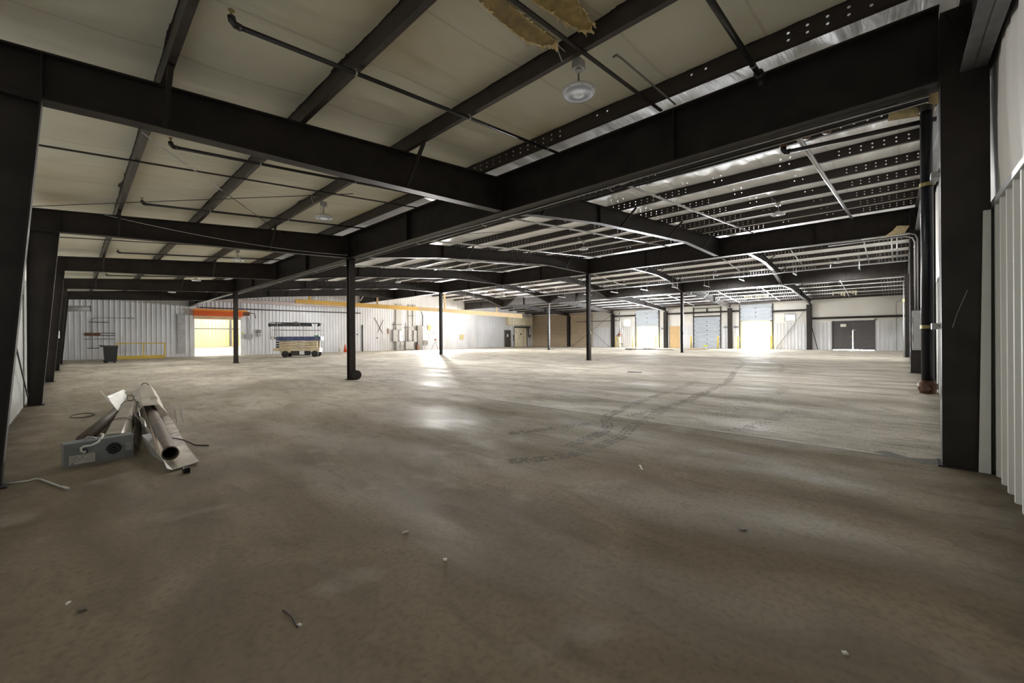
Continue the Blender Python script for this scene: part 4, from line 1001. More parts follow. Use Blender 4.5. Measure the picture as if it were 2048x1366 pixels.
tag(MB().tube([(7.4, YF - 0.12, 4.2), (22.0, YF - 0.12, 4.28)], 0.05, 8).build('wall_pipe', M_STEELG), 'long dark pipe along the ribbed wall below the pinkish beam', 'pipe')
t = thing('crane_beam', 'long yellow crane beam hung under the rafters before the far wall', 'beam', (28, 38, 4.5))
MB().hexa([(13.1, 37.9, 4.55), (25.5, 37.9, 4.42), (25.5, 38.1, 4.42), (13.1, 38.1, 4.55)], [(13.1, 37.9, 4.90), (25.5, 37.9, 4.84), (25.5, 38.1, 4.84), (13.1, 38.1, 4.90)]).build('beam_section', M_GOLD, t)
MB().hexa([(25.5, 37.9, 4.42), (42.5, 37.9, 4.12), (42.5, 38.1, 4.12), (25.5, 38.1, 4.42)], [(25.5, 37.9, 4.84), (42.5, 37.9, 4.71), (42.5, 38.1, 4.71), (25.5, 38.1, 4.84)]).build('beam_section', M_TAN, t)
for x in (14.3, 20.8, 29.2, 37.6):
    MB().box(x - 0.09, x + 0.09, 37.94, 38.06, 4.7, roof(x) - 0.0).build('hanger', M_TAN if x > 20 else M_GOLD, t)
tag(MB().tube([(19.0, 38.0, 5.1), (19.3, 37.9, 5.65), (19.8, 37.9, 5.8), (23.5, 37.9, 5.85)], 0.05, 8).build('bent_pipe', M_BRIGHT, None, True), 'pale bent pipe above the yellow crane beam', 'pipe')

# boxes on the wall right of the doorway
onwall('control_box', 'grey control box on ribbed wall right of the doorway', 'box', 10.75, 11.38, 1.48, 1.90, M_GREYBOX, 0.2)
tag(MB().tube([(11.1, YF - 0.1, 1.9), (11.15, YF - 0.1, 2.8), (11.05, YF - 0.1, 3.4)], 0.03, 8).build('wall_conduit', M_GREYBOX, None, True), 'grey conduit above the control box', 'conduit')
onwall('switch_box', 'small switch box with levers left of the scissor lift', 'box', 11.75, 12.05, 2.0, 2.32, M_GREYD, 0.2)
onwall('switch_box', 'smaller pale switch box under the lever switch box', 'box', 11.8, 12.05, 1.72, 1.94, M_GREYBOX, 0.15)
tag(MB().box(10.5, 10.7, YF - 0.085, YF - 0.071, 1.95, 2.1).build('wall_sticker', M_LIME), 'lime sticker on the right doorway jamb', 'sticker')
for a, b, lab in (((23.66, 3.86), (24.71, 2.02), 'long dark rod of the crossed pair on the far wall'), ((24.79, 3.6), (24.08, 2.13), 'short dark rod of the crossed pair on the far wall')):
    tag(MB().bar((a[0], YF - 0.06, a[1]), (b[0], YF - 0.06, b[1]), 0.05, 0.04, (0, 1, 0)).build('wall_rod', M_STEELG), lab, 'rod')
tag(MB().tube([(22.2, YF - 0.1, 0), (22.2, YF - 0.1, 2.97)], 0.07, 10).build('standpipe', M_STEELG, None, True), 'dark vertical standpipe on the far wall beyond the near post', 'pipe')
for x, z in ((21.6, 1.9), (24.0, 1.5)):
    tag(MB().box(x - 0.06, x + 0.06, YF - 0.12, YF - 0.04, z - 0.07, z + 0.07).build('outlet_box', M_STEELG), f'tiny dark outlet box {"left" if x < 22 else "right"} of the standpipe', 'box')

# traffic cones
for x, y, m, lab in ((19.98, 43.4, M_CONE, 'orange traffic cone against the far ribbed wall'), (19.4, 43.3, M_CHALK, 'white traffic cone left of the orange cone')):
    t = thing('traffic_cone', lab, 'cone', (x, y, 0))
    MB().lathe((x, y, 0.03), (0, 0, 1), [(0.17, 0), (0.03, 0.80), (0.0, 0.81)], 18).build('cone_body', m, t, True)
    MB().box(x - 0.22, x + 0.22, y - 0.22, y + 0.22, 0, 0.03).build('cone_base', m, t)

# electrical equipment on the far wall
def cab(name, lab, x0, x1, z0, z1, m, dep, doors=1, cat='cabinet'):
    t = thing(name, lab, cat, ((x0 + x1) / 2, YF - dep / 2, z0))
    MB().box(x0, x1, YF - 0.04 - dep, YF - 0.04, z0, z1).build('cabinet_body', m, t)
    for k in range(doors):
        a = x0 + (x1 - x0) * k / doors + 0.03; b = x0 + (x1 - x0) * (k + 1) / doors - 0.03
        d = MB().box(a, b, YF - 0.06 - dep, YF - 0.04 - dep, z0 + 0.04, z1 - 0.04).build('cabinet_door', m, t)
        MB().box(b - 0.07, b - 0.03, YF - 0.09 - dep, YF - 0.06 - dep, (z0 + z1) / 2 - 0.08, (z0 + z1) / 2 + 0.08).build('handle', M_BLACK, d)
    return t


cab('switch_cabinet', 'wall cabinet farthest left of the electrical group', 25.9, 26.5, 1.05, 2.45, M_GREYBOX, 0.35)
cab('switch_cabinet', 'white-fronted cabinet second in the electrical group', 26.75, 27.2, 1.08, 2.35, M_WHITE, 0.3)
cab('switch_cabinet', 'grey wall cabinet above the transformer', 28.0, 28.45, 1.1, 2.45, M_GREYBOX, 0.3)
cab('switch_cabinet', 'narrow grey cabinet right of the transformer cabinet', 28.75, 29.25, 0.95, 2.4, M_GREYBOX, 0.3)
cab('main_switchboard', 'tall dark grey switchboard standing right in the electrical group', 29.25, 29.95, 0.0, 3.0, M_GREYD, 0.45, 1)
cab('meter_cabinet', 'pale panel with meters right of the tall switchboard', 30.1, 30.7, 1.2, 2.75, M_WHITE, 0.25)
cab('switch_cabinet', 'dark small cabinet below the pale meter panel', 30.1, 30.8, 0.55, 1.1, M_GREYD, 0.3)
for x0, x1, lab in ((26.2, 26.7, 'low grey box on the floor, left of three'), (26.75, 27.3, 'low grey box on the floor, middle of three')):
    cab('floor_cabinet', lab, x0, x1, 0.0, 1.02, M_GREYBOX, 0.5)
t = cab('transformer', 'pale boxy transformer on the floor before the far wall', 27.35, 28.5, 0.06, 1.0, M_GREYBOX, 0.7, 1, 'transformer')
MB().box(27.3, 28.55, YF - 0.78, YF - 0.04, 1.0, 1.06).build('transformer_top', M_GREYD, t)
MB().box(27.4, 28.45, YF - 0.72, YF - 0.06, 0, 0.06).build('transformer_foot', M_BLACK, t)
tag(MB().box(28.85, 29.2, YF - 0.9, YF - 0.55, 0, 0.62).build('rusty_drum', M_COPPER), 'rusty brown box on the floor by the switchboard', 'box')
tag(MB().box(25.3, 25.45, YF - 0.1, YF - 0.04, 2.0, 2.6).build('wall_plaque', M_COPPER), 'narrow reddish plaque left of the electrical group', 'plaque')
for x0, x1, z0, lab in ((26.4, 27.2, 2.45, 'left wide grey duct rising from the electrical group'), (28.1, 28.55, 2.45, 'middle grey duct rising from the electrical group'), (28.75, 29.1, 2.9, 'right grey duct rising from the electrical group')):
    onwall('cable_duct', lab, 'duct', x0, x1, z0, 5.6, M_GREYBOX, 0.16)
for x, lab in ((26.15, 'dark cable left of the wide grey duct'), (27.75, 'dark cable between the left and middle ducts')):
    tag(MB().tube([(x, YF - 0.08, 1.0), (x, YF - 0.08, 3.4)], 0.03, 6).build('cable', M_WIRED), lab, 'cable')
tag(MB().tube([(30.15, YF - 0.2, 2.95), (30.2, YF - 0.2, 4.2), (29.95, YF - 0.2, 4.8), (29.6, YF - 0.15, 5.3)], 0.06, 8).build('curved_conduit', M_STEELG, None, True), 'dark curved conduit above the tall switchboard', 'conduit')
for z, a, b, lab in ((3.1, 25.9, 27.1, 'dark strut rail above the left cabinets'), (2.75, 27.6, 28.3, 'dark strut rail above the transformer'), (4.2, 28.1, 28.9, 'high dark strut rail across the grey ducts')):
    tag(MB().box(a, b, YF - 0.26, YF - 0.04, z - 0.03, z + 0.03).build('strut_rail', M_STEELG), lab, 'rail')
o = MB().box(31.0, 31.5, YF - 0.16, YF - 0.04, 2.5, 3.1).build('emergency_light', M_BRASS); tag(o, 'small emergency light box right of the electrical group', 'lamp')
tag(MB().box(36.3, 37.0, YF - 0.1, YF - 0.04, 1.2, 1.9).build('wall_plaque', M_BRASS), 'yellowish notice low on the white wall beyond the work light', 'plaque')

# work light on a tripod
wx, wy = 30.75, 41.9
t = thing('work_light', 'glaring work light on a black tripod before the far wall', 'lamp', (wx, wy, 0))
for k in range(3):
    g = k * 2.094 + 0.4; MB().tube([(wx, wy, 1.0), (wx + 0.55 * math.cos(g), wy + 0.55 * math.sin(g), 0.012)], 0.018, 8).build('tripod_leg', M_BLACK, t)
MB().tube([(wx, wy, 0.75), (wx, wy, 1.9)], 0.02, 8).build('mast', M_GALV, t)
MB().box(wx - 0.12, wx + 0.12, wy - 0.05, wy + 0.05, 1.1, 1.35).build('ballast_box', M_COPPER, t)
hd = MB().box(wx - 0.22, wx + 0.22, wy - 0.02, wy + 0.12, 1.88, 2.22).build('lamp_head', M_BLACK, t)
MB().box(wx - 0.2, wx + 0.2, wy - 0.035, wy - 0.02, 1.9, 2.2).build('lamp_glass', M_LAMPW, hd)
l = bpy.data.lights.new('work_lamp_light', 'POINT'); l.energy = WORKLIGHT; l.shadow_soft_size = 0.12; l.color = (1.0, 0.97, 0.93)
lo = bpy.data.objects.new('work_lamp_light', l); COL.objects.link(lo); lo.location = (wx, wy - 0.25, 2.05)

l = bpy.data.lights.new('work_lamp_beam', 'SPOT'); l.energy = 9000; l.shadow_soft_size = 0.1; l.color = (1.0, 0.97, 0.93); l.spot_size = math.radians(150); l.spot_blend = 0.6
lo = bpy.data.objects.new('work_lamp_beam', l); COL.objects.link(lo); lo.location = (wx, wy - 0.1, 2.05); lo.rotation_euler = Vector((-0.25, -1, 0.05)).to_track_quat('-Z', 'Y').to_euler()

# doors in the far wall's right end
d5 = MB().box(45.1, 45.2, YF - 0.12, YF - 0.02, 0, 2.62).box(46.45, 46.55, YF - 0.12, YF - 0.02, 0, 2.62).box(45.1, 46.55, YF - 0.12, YF - 0.02, 2.54, 2.62).build('door_5', M_GREYD); d5['kind'] = 'structure'
lf = MB().box(45.2, 46.45, YF - 0.10, YF - 0.05, 0.01, 2.54).build('door_leaf', M_BROWN, d5)
MB().box(45.6, 45.95, YF - 0.115, YF - 0.10, 1.55, 2.0).build('paper_sign', M_CHALK, lf)
MB().lathe((46.32, YF - 0.1, 1.1), (0, -1, 0), [(0.05, 0), (0.05, 0.06), (0, 0.07)], 10).build('door_knob', M_GALV, lf)
d6 = MB().box(47.1, 47.3, YF - 0.16, YF - 0.02, 0, 3.2).box(50.2, 50.35, YF - 0.16, YF - 0.02, 0, 3.1).box(47.1, 51.0, YF - 0.2, YF - 0.02, 2.97, 3.2).build('door_6', M_STEELG); d6['kind'] = 'structure'
MCD = pbr('cream insulated door', (0.88, 0.82, 0.64), 0.5, 0, 0.06, 3, dirt=(0.62, 0.48, 0.26), dirt_amt=0.4)
lf = MB().box(47.3, 50.2, YF - 0.14, YF - 0.05, 0.01, 2.97).build('door_leaf', MCD, d6)
MB().box(48.7, 48.95, YF - 0.155, YF - 0.14, 1.85, 2.1).build('door_window', M_BLACK, lf)
MB().box(49.4, 49.46, YF - 0.16, YF - 0.14, 0.05, 2.9).build('door_seam', M_CREAM, lf)
t = thing('air_curtain_box', 'cream overhead box with torn facing above the insulated door', 'box', (48.4, YF - 0.3, 3.4))
MB().box(45.5, 51.2, YF - 0.55, YF - 0.04, 3.46, 4.7).build('box_body', MCD, t)
for k in range(14): MB().box(45.5 + k * 0.4, 45.5 + k * 0.4 + random.uniform(0.2, 0.38), YF - 0.56, YF - 0.54, 3.46 - random.uniform(0.05, 0.16), 3.5).build('torn_edge', M_RAG, t)
cab('switch_cabinet', 'small dark switch box right of the cream insulated door', 50.8, 51.2, 1.4, 1.9, M_GREYD, 0.15)
tag(MB().tube([(50.75, YF - 0.1, 1.7), (50.75, YF - 0.1, 3.1)], 0.05, 8).build('conduit', M_STEELG), 'dark conduit right of the cream insulated door', 'conduit')
t = thing('drop_cord', 'hanging cord with a coiled end before the cream door', 'cord', (42.5, 40, 5.0))
MB().tube([(42.6, 39.6, roof(42.6) + 0.01), (42.52, 39.6, 3.0), (42.5, 39.6, 0.25)], 0.022, 6).build('cord_run', M_CORD, t)
MB().tube([(42.5 + 0.16 * math.sin(i * 0.7), 39.55, 1.45 + 0.02 * i * (1 if i % 2 else -1) + 0.25 * math.cos(i * 0.7)) for i in range(22)], 0.025, 6).build('cord_coil', M_WIRED, t, True)

# disc leaning on the near post
t = thing('round_disc', 'round dark disc leaning against the foot of the nearest post', 'disc', (6.74, 13.86, 0.17))
ax = Vector((-0.25, -1, 0.12)).normalized()
MB().lathe((6.78, 13.86, 0.17), ax, [(0.0, -0.02), (0.155, -0.02), (0.165, -0.012), (0.165, 0.012), (0.155, 0.02), (0.12, 0.016), (0.06, 0.02), (0.0, 0.02)], 32).build('disc_plate', M_STEEL, t)
MB().lathe(Vector((6.78, 13.86, 0.17)) + ax * 0.02, ax, [(0.03, -0.002), (0.03, 0.012), (0.012, 0.012), (0.012, 0.004), (0.0, 0.004)], 16).build('disc_hub', M_BLACK, t)

# ------------------------------------------------------------------ scissor lift
AL = math.radians(-33)
lx, ly = at(606, 714, Z=0).x - 0.12, at(606, 714, Z=0).y + 0.45
t = thing('scissor_lift', 'cream and blue scissor lift standing lowered before the far wall', 'lift', (lx, ly, 0))
def LM(): return MB()
def put(mb, name, m, parent=None, smooth=False): return mb.xf((lx, ly, 0), AL).build(name, m, parent or t, smooth)
for u in (-0.85, 1.29):
    for v in (-0.62, 0.62):
        w = put(LM().lathe((u, v - 0.1, 0.255), (0, 1, 0), [(0.13, 0.0), (0.235, 0.0), (0.255, 0.03), (0.255, 0.17), (0.235, 0.2), (0.13, 0.2)], 24), 'wheel', M_RUBBER, None, True)
        put(LM().lathe((u, v - 0.07, 0.255), (0, 1, 0), [(0.0, 0.0), (0.05, -0.02), (0.06, 0.0), (0.14, 0.015), (0.14, 0.12), (0.0, 0.12)], 18), 'wheel_rim', M_CREAM, w)
put(LM().box(-1.6, 1.62, -0.6, 0.6, 0.50, 0.70).box(-1.72, -1.58, -0.62, 0.62, 0.52, 0.72).box(-1.25, -0.5, -0.58, 0.58, 0.36, 0.50).box(0.95, 1.6, -0.58, 0.58, 0.38, 0.50), 'chassis', M_CREAM)
put(LM().box(-1.74, -1.56, -0.55, 0.55, 0.54, 0.68), 'bumper', M_WHITE)
put(LM().box(-0.48, 0.95, -0.5, 0.5, 0.12, 0.52).box(-0.4, 0.1, -0.56, -0.5, 0.16, 0.42).box(0.55, 0.9, -0.56, -0.5, 0.14, 0.46), 'engine_tray', M_BLACK)
put(LM().box(0.15, 0.5, -0.58, -0.5, 0.2, 0.5), 'battery_cover', M_WHITE)
for k in range(3):
    z0 = 0.72 + k * 0.185
    for s in (-1, 1):
        put(LM().bar((-1.3, 0.52 * s, z0 + 0.06), (1.45, 0.52 * s, z0 + 0.125), 0.09, 0.145), 'scissor_arm', M_CREAM)
        put(LM().bar((-1.3, 0.44 * s, z0 + 0.125), (1.45, 0.44 * s, z0 + 0.06), 0.06, 0.145), 'scissor_arm', M_CREAM)
    put(LM().tube([(0.08, -0.6, z0 + 0.09), (0.08, 0.6, z0 + 0.09)], 0.035, 10), 'pivot_pin', M_STEELG)
    put(LM().box(-1.55, -1.28, -0.5, 0.5, z0 + 0.02, z0 + 0.16), 'arm_end', M_STEELG)
put(LM().box(-1.5, 1.72, -0.62, 0.62, 1.30, 1.34).box(-1.5, 1.72, -0.64, -0.60, 1.30, 1.63).box(-1.5, 1.72, 0.60, 0.64, 1.30, 1.63).box(1.68, 1.72, -0.6, 0.6, 1.30, 1.63).box(-1.5, -1.46, -0.6, 0.6, 1.30, 1.63), 'platform', M_BLUE)
put(LM().box(-1.95, -1.5, -0.55, 0.55, 1.40, 1.46), 'deck_extension', M_WHITE)
put(LM().box(-1.94, -1.62, -0.5, -0.15, 1.46, 1.66), 'tool_box', M_CHALK)
for s in (-0.6, 0.6):
    for u in (-1.42, 0.2, 1.28, 1.68): put(LM().tube([(u, s, 1.6), (u, s, 2.72)], 0.022, 8), 'rail_post', M_GREYBOX)
    for u in (-1.62, -1.9): put(LM().tube([(u, s * 0.85, 1.46), (u, s * 0.85, 2.62)], 0.02, 8), 'rail_post', M_STEELG)
    put(LM().tube([(-1.9, s, 2.74), (1.7, s, 2.68)], 0.026, 8), 'top_rail', M_STEELG)
    put(LM().tube([(-1.75, s, 2.16), (1.7, s, 2.12)], 0.026, 8), 'mid_rail', M_GREYBOX)
for u in (-1.42, 1.68):
    for z in (2.14, 2.7): put(LM().tube([(u, -0.6, z), (u, 0.6, z)], 0.022, 8), 'end_rail', M_GREYBOX)
M_SLATE = pbr('slate blue tube cover', (0.055, 0.062, 0.078), 0.5, 0, 0.2, 9)
put(LM().box(-2.0, 1.0, -0.52, -0.30, 2.44, 2.66), 'beam_bundle', M_SLATE)
put(LM().box(-2.06, -1.9, -0.55, -0.27, 2.42, 2.68).box(0.98, 1.05, -0.54, -0.28, 2.42, 2.68), 'bundle_cap', M_BLACK)
put(LM().box(-0.2, 0.06, -0.66, -0.54, 2.62, 2.80), 'control_box', M_GREYD)
put(LM().box(1.2, 1.6, -0.6, -0.3, 1.63, 1.73), 'green_tray', M_GREEN)
put(LM().hexa([(1.35, -0.3, 2.45), (1.7, -0.3, 2.50), (1.7, 0.1, 2.5), (1.35, 0.1, 2.45)], [(1.5, -0.3, 2.66), (1.72, -0.3, 2.62), (1.72, 0.1, 2.62), (1.5, 0.1, 2.66)]), 'manual_case', M_BLACK)

# ------------------------------------------------------------------ fallen tube heaters in the foreground
A0, B0 = Vector((-0.085, 6.87, 0)), Vector((0.50, 6.94, 0)); du = (B0 - A0).normalized(); dn = Vector((-du.y, du.x, 0)); LB = (B0 - A0).length
def FP(u, z, off=0.0): return A0 + du * (u * LB) + Vector((0, 0, z)) - dn * off
t = thing('tube_heater', 'fallen tube heater with grey burner box lying on the floor', 'heater', tuple(A0))
HB_, DB = 0.262, 0.20
bx = MB()
bev = 0.008
bx.hexa([FP(0, 0.0), FP(1, 0.0), FP(1, 0.0) + dn * DB, FP(0, 0.0) + dn * DB], [FP(0, HB_), FP(1, HB_ + 0.012), FP(1, HB_ + 0.012) + dn * DB, FP(0, HB_) + dn * DB])
bx.hexa([FP(-0.008, HB_ - 0.02, 0.004), FP(1.008, HB_ - 0.008, 0.004), FP(1.008, HB_ - 0.008) + dn * (DB + .004), FP(-0.008, HB_ - 0.02) + dn * (DB + .004)], [FP(-0.008, HB_ + 0.004, 0.004), FP(1.008, HB_ + 0.016, 0.004), FP(1.008, HB_ + 0.016) + dn * (DB + .004), FP(-0.008, HB_ + 0.004) + dn * (DB + .004)])
box = bx.build('burner_box', M_HEATER, t)
MB().lathe(FP(0.70, 0.145), -dn, [(0.066, 0), (0.066, 0.012), (0.056, 0.018), (0.045, 0.014), (0.036, 0.006), (0.032, 0.012), (0.02, 0.014), (0.018, 0.004), (0.0, 0.004)], 32).build('air_inlet', M_BLACK, box, True)
MB().lathe(FP(0.28, 0.165), -dn, [(0.026, 0), (0.026, 0.014), (0.016, 0.016), (0.0, 0.016)], 20).build('gas_inlet', M_STEELG, box, True)
MB().hexa([FP(0.865, 0.085, 0.001), FP(0.975, 0.085, 0.001), FP(0.975, 0.19, 0.001), FP(0.865, 0.19, 0.001)], [FP(0.87, 0.09, 0.010), FP(0.97, 0.09, 0.010), FP(0.97, 0.185, 0.010), FP(0.87, 0.185, 0.010)]).build('cover_plate', M_GREYBOX, box)
pl = MB().hexa([FP(0.065, 0.025, 0.001), FP(0.42, 0.025, 0.001), FP(0.42, 0.128, 0.001), FP(0.065, 0.128, 0.001)], [FP(0.065, 0.025, 0.004), FP(0.42, 0.025, 0.004), FP(0.42, 0.128, 0.004), FP(0.065, 0.128, 0.004)]).build('rating_label', M_LABEL, box)
ik = MB()
for r in range(6):
    z = 0.112 - r * 0.013; u = 0.08
    while u < 0.40:
        w = random.uniform(0.012, 0.05)
        if random.random() < 0.75: ik.hexa([FP(u, z, 0.004), FP(min(u + w, .41), z, 0.004), FP(min(u + w, .41), z + 0.004, 0.004), FP(u, z + 0.004, 0.004)], [FP(u, z, 0.0046), FP(min(u + w, .41), z, 0.0046), FP(min(u + w, .41), z + 0.004, 0.0046), FP(u, z + 0.004, 0.0046)])
        u += w + 0.012
ik.hexa([FP(0.085, 0.031, 0.004), FP(0.13, 0.031, 0.004), FP(0.13, 0.041, 0.004), FP(0.085, 0.041, 0.004)], [FP(0.085, 0.031, 0.0048), FP(0.13, 0.031, 0.0048), FP(0.13, 0.041, 0.0048), FP(0.085, 0.041, 0.0048)])
ik.build('label_print', M_INK, pl)
gas = [FP(0.28, 0.165, 0.016), FP(0.255, 0.155, 0.05), FP(0.215, 0.175, 0.06), FP(0.215, 0.215, 0.05), FP(0.26, 0.225, 0.045), FP(0.36, 0.222, 0.035), FP(0.46, 0.245, 0.015), FP(0.53, 0.29, -0.03), FP(0.555, 0.315, -0.07), FP(0.54, 0.318, -0.10)]
MB().tube(gas, 0.012, 10).build('gas_hose', M_CORD, t, True)
MB().tube([FP(0.30, 0.27, -0.10), FP(0.34, 0.30, -0.12), FP(0.42, 0.29, -0.13), FP(0.47, 0.27, -0.12)], 0.009, 8).build('hose_fitting', M_GALV, t, True)


def channel(p0, p1, w0, w1, wt, h, up=(0, 0, 1), th=0.003, roll=0.0):
    """sheet-metal reflector: trough of trapezoid section open downward, from p0 to p1"""
    p0, p1 = Vector(p0), Vector(p1); d = (p1 - p0).normalized(); u = Vector(up); s = d.cross(u).normalized(); u = s.cross(d).normalized()
    if roll: q = Matrix.Rotation(roll, 3, d); s = q @ s; u = q @ u
    sec = lambda p, w: [p - s * w / 2, p - s * (w / 2 - 0.012) + u * 0.0, p - s * wt / 2 + u * h, p + s * wt / 2 + u * h, p + s * (w / 2 - 0.012), p + s * w / 2]
    mb = MB(); n = 9; R_ = []
    for i in range(n):
        f = i / (n - 1); p = p0.lerp(p1, f); jit = Vector((random.uniform(-1, 1), random.uniform(-1, 1), random.uniform(-1, 1))) * 0.006
        R_.append([q + jit * (1 if k in (0, 5) else 0.4) for k, q in enumerate(sec(p, w0 + (w1 - w0) * f))])
    for a, b in zip(R_, R_[1:]):
        for k in range(5):
            mb.hexa([a[k], a[k + 1], b[k + 1], b[k]], [a[k] + u * th, a[k + 1] + u * th, b[k + 1] + u * th, b[k] + u * th])
    return mb


channel((0.33, 7.10, 0.13), (0.78, 11.4, 0.10), 0.30, 0.30, 0.13, 0.15).build('reflector', M_ALU, t)
MB().tube([FP(0.62, 0.14, -DB), (0.76, 11.3, 0.14)], 0.05, 16).build('heater_tube', M_TUBE, t, True)
MB().hexa([(0.53, 7.15, 0.10), (0.56, 7.15, 0.02), (0.80, 9.6, 0.02), (0.70, 9.6, 0.22)], [(0.535, 7.15, 0.10), (0.565, 7.15, 0.02), (0.805, 9.6, 0.02), (0.705, 9.6, 0.22)]).build('reflector_skirt', M_TUBE, t)
for k, (x, y) in enumerate(((0.46, 8.35), (0.72, 10.6))):
    MB().tube([(x + 0.13 * math.cos(g), y, 0.21 + 0.09 * math.sin(g)) for g in [i * math.pi / 9 for i in range(10)]], 0.005, 6).build('hanger_wire', M_WIRED, t)
MB().tube([(0.72 + 0.05 * math.cos(g), 10.55, 0.36 + 0.05 * math.sin(g)) for g in [i * math.pi / 8 for i in range(17)]], 0.006, 6).tube([(0.76, 10.5, 0.34), (0.80, 9.9, 0.24), (0.82, 9.6, 0.20)], 0.008, 6).build('hanger_chain', M_WIRED, t)
t = thing('tube_heater', 'second fallen tube heater with pale hood and open scorched tube end', 'heater', (0.9, 6.3, 0))
channel((0.93, 9.7, 0.11), (1.22, 14.0, 0.12), 0.46, 0.44, 0.22, 0.17).build('reflector', M_ALU, t)
T0, T1 = Vector((0.765, 6.22, 0.115)), Vector((1.10, 12.5, 0.13)); ax = (T1 - T0).normalized()
MB().lathe(T0, ax, [(0.0, 1.2), (0.070, 1.2), (0.070, 0.02), (0.070, 0.0), (0.082, 0.0), (0.082, 0.03), (0.077, 0.035), (0.077, (T1 - T0).length), (0.0, (T1 - T0).length)], 28).build('heater_tube', M_TUBE, t, True)
MB().lathe((1.06, 10.6, 0.30), (0.05, -1, 0.2), [(0.0, 0), (0.05, 0), (0.05, 0.02), (0, 0.021)], 18).build('hood_cap', M_ALU, t)
for x, y in ((1.18, 10.2), (1.26, 9.7), (1.22, 9.2)):
    MB().tube([(x, y, 0.004), (x - 0.02, y + 0.03, 0.22), (x + 0.07, y + 0.04, 0.23), (x + 0.09, y, 0.004)], 0.007, 6).build('wire_hanger', M_ROPE, t)
MB().tube([(1.15, 13.9, 0.30), (1.2, 13.9, 0.36), (1.27, 13.9, 0.33), (1.30, 13.8, 0.25)], 0.01, 6).build('end_wire', M_WIRED, t)
t = thing('reflector_sheet', 'flat dull reflector sheet with crumpled edge under the open tube', 'sheet', (0.85, 6.0, 0))
L_ = [(0.695, 5.80), (0.70, 6.3), (0.72, 7.0), (0.78, 7.9), (0.84, 8.8), (0.92, 10.0)]; Rr = [(0.985, 5.90), (1.005, 6.5), (1.04, 7.2), (1.10, 8.1), (1.16, 9.0), (1.20, 10.0)]
mb = MB()
for i in range(5):
    za, zb = (0.03, 0.022) if i else (0.035, 0.03)
    q = [(*L_[i], 0.012), (*Rr[i], za), (*Rr[i + 1], zb), (*L_[i + 1], 0.012)]
    mb.hexa(q, [(p[0], p[1], p[2] + 0.003) for p in q])
mb.build('sheet_plate', M_ALU, t)
ed = [(0.70, 5.80, 0.02, 0.05), (0.695, 5.98, 0.012, 0.10), (0.66, 6.4, 0.012, 0.16), (0.62, 6.85, 0.012, 0.22), (0.60, 7.0, 0.06, 0.24), (0.69, 7.05, 0.04, 0.24), (0.70, 7.35, 0.012, 0.24), (0.68, 7.6, 0.02, 0.26), (0.715, 8.0, 0.012, 0.28), (0.69, 8.4, 0.012, 0.30), (0.75, 9.3, 0.012, 0.30)]
mb = MB()
for a, b in zip(ed, ed[1:]):
    q = [(a[0] + 0.03, a[1], a[2]), (b[0] + 0.03, b[1], b[2]), (b[0] - 0.02, b[1], b[3]), (a[0] - 0.02, a[1], a[3])]
    mb.hexa(q, [(p[0] + 0.004, p[1], p[2] + 0.001) for p in q])
mb.build('crumpled_edge', M_ALUW, t)
MB().box(0.80, 0.855, 5.66, 5.70, 0.0, 0.05).box(0.80, 0.806, 5.60, 5.70, 0, 0.055).box(0.849, 0.855, 5.60, 5.70, 0, 0.055).build('end_bracket', M_BLACK, t)
o = MB().hexa([(0.60, 10.4, 0.02), (0.80, 11.2, 0.04), (0.70, 11.9, 0.40), (0.42, 11.1, 0.36)], [(0.604, 10.4, 0.02), (0.804, 11.2, 0.04), (0.704, 11.9, 0.404), (0.424, 11.1, 0.364)]).hexa([(0.42, 11.1, 0.36), (0.70, 11.9, 0.40), (0.74, 11.9, 0.36), (0.46, 11.0, 0.32)], [(0.424, 11.1, 0.364), (0.704, 11.9, 0.404), (0.744, 11.9, 0.364), (0.464, 11.0, 0.324)]).build('bent_sheet', M_ALUW)
tag(o, 'pale bent metal sheet standing up behind the burner box', 'sheet')
tag(MB().tube([(0.08, 8.2, 0.08), (0.56, 11.0, 0.08)], 0.075, 16).build('loose_tube', M_TUBE, None, True), 'loose dark tube lying behind the burner box, left of the reflector', 'pipe')
tag(MB().tube([(0.36, 11.7, 0.42), (0.50, 11.2, 0.20), (0.58, 10.9, 0.10)], 0.012, 6).build('thin_rod', M_CORD), 'thin pale rod propped on the bent metal sheet', 'rod')
tag(MB().tube([(0.93, 7.75, 0.02), (0.98, 7.5, 0.045), (1.04, 7.25, 0.05), (1.12, 7.0, 0.012), (1.18, 6.9, 0.012), (1.24, 6.82, 0.012)], 0.009, 6).build('black_wire', M_WIRED, None, True), 'black wire reaching right from the reflector sheet', 'wire')
tag(MB().tube([(0.10 + 0.16 * math.cos(i * math.pi / 16), 11.4 + 0.30 * math.sin(i * math.pi / 16), 0.008) for i in range(33)], 0.008, 6).build('wire_ring', M_WIRED), 'dark wire ring lying on the floor by the left columns', 'wire')
tag(MB().tube([(-0.55, 6.6, 0.012), (-0.42, 6.52, 0.012), (-0.32, 6.5, 0.012), (-0.28, 6.53, 0.015), (-0.245, 6.48, 0.012), (-0.16, 6.2, 0.012), (-0.09, 5.98, 0.012)], 0.008, 8).tube([(-0.09, 5.98, 0.012), (-0.05, 5.88, 0.012)], 0.013, 8).build('flex_cable', M_CORD, None, True), 'short pale flexible cable on the floor at the left edge', 'cable')

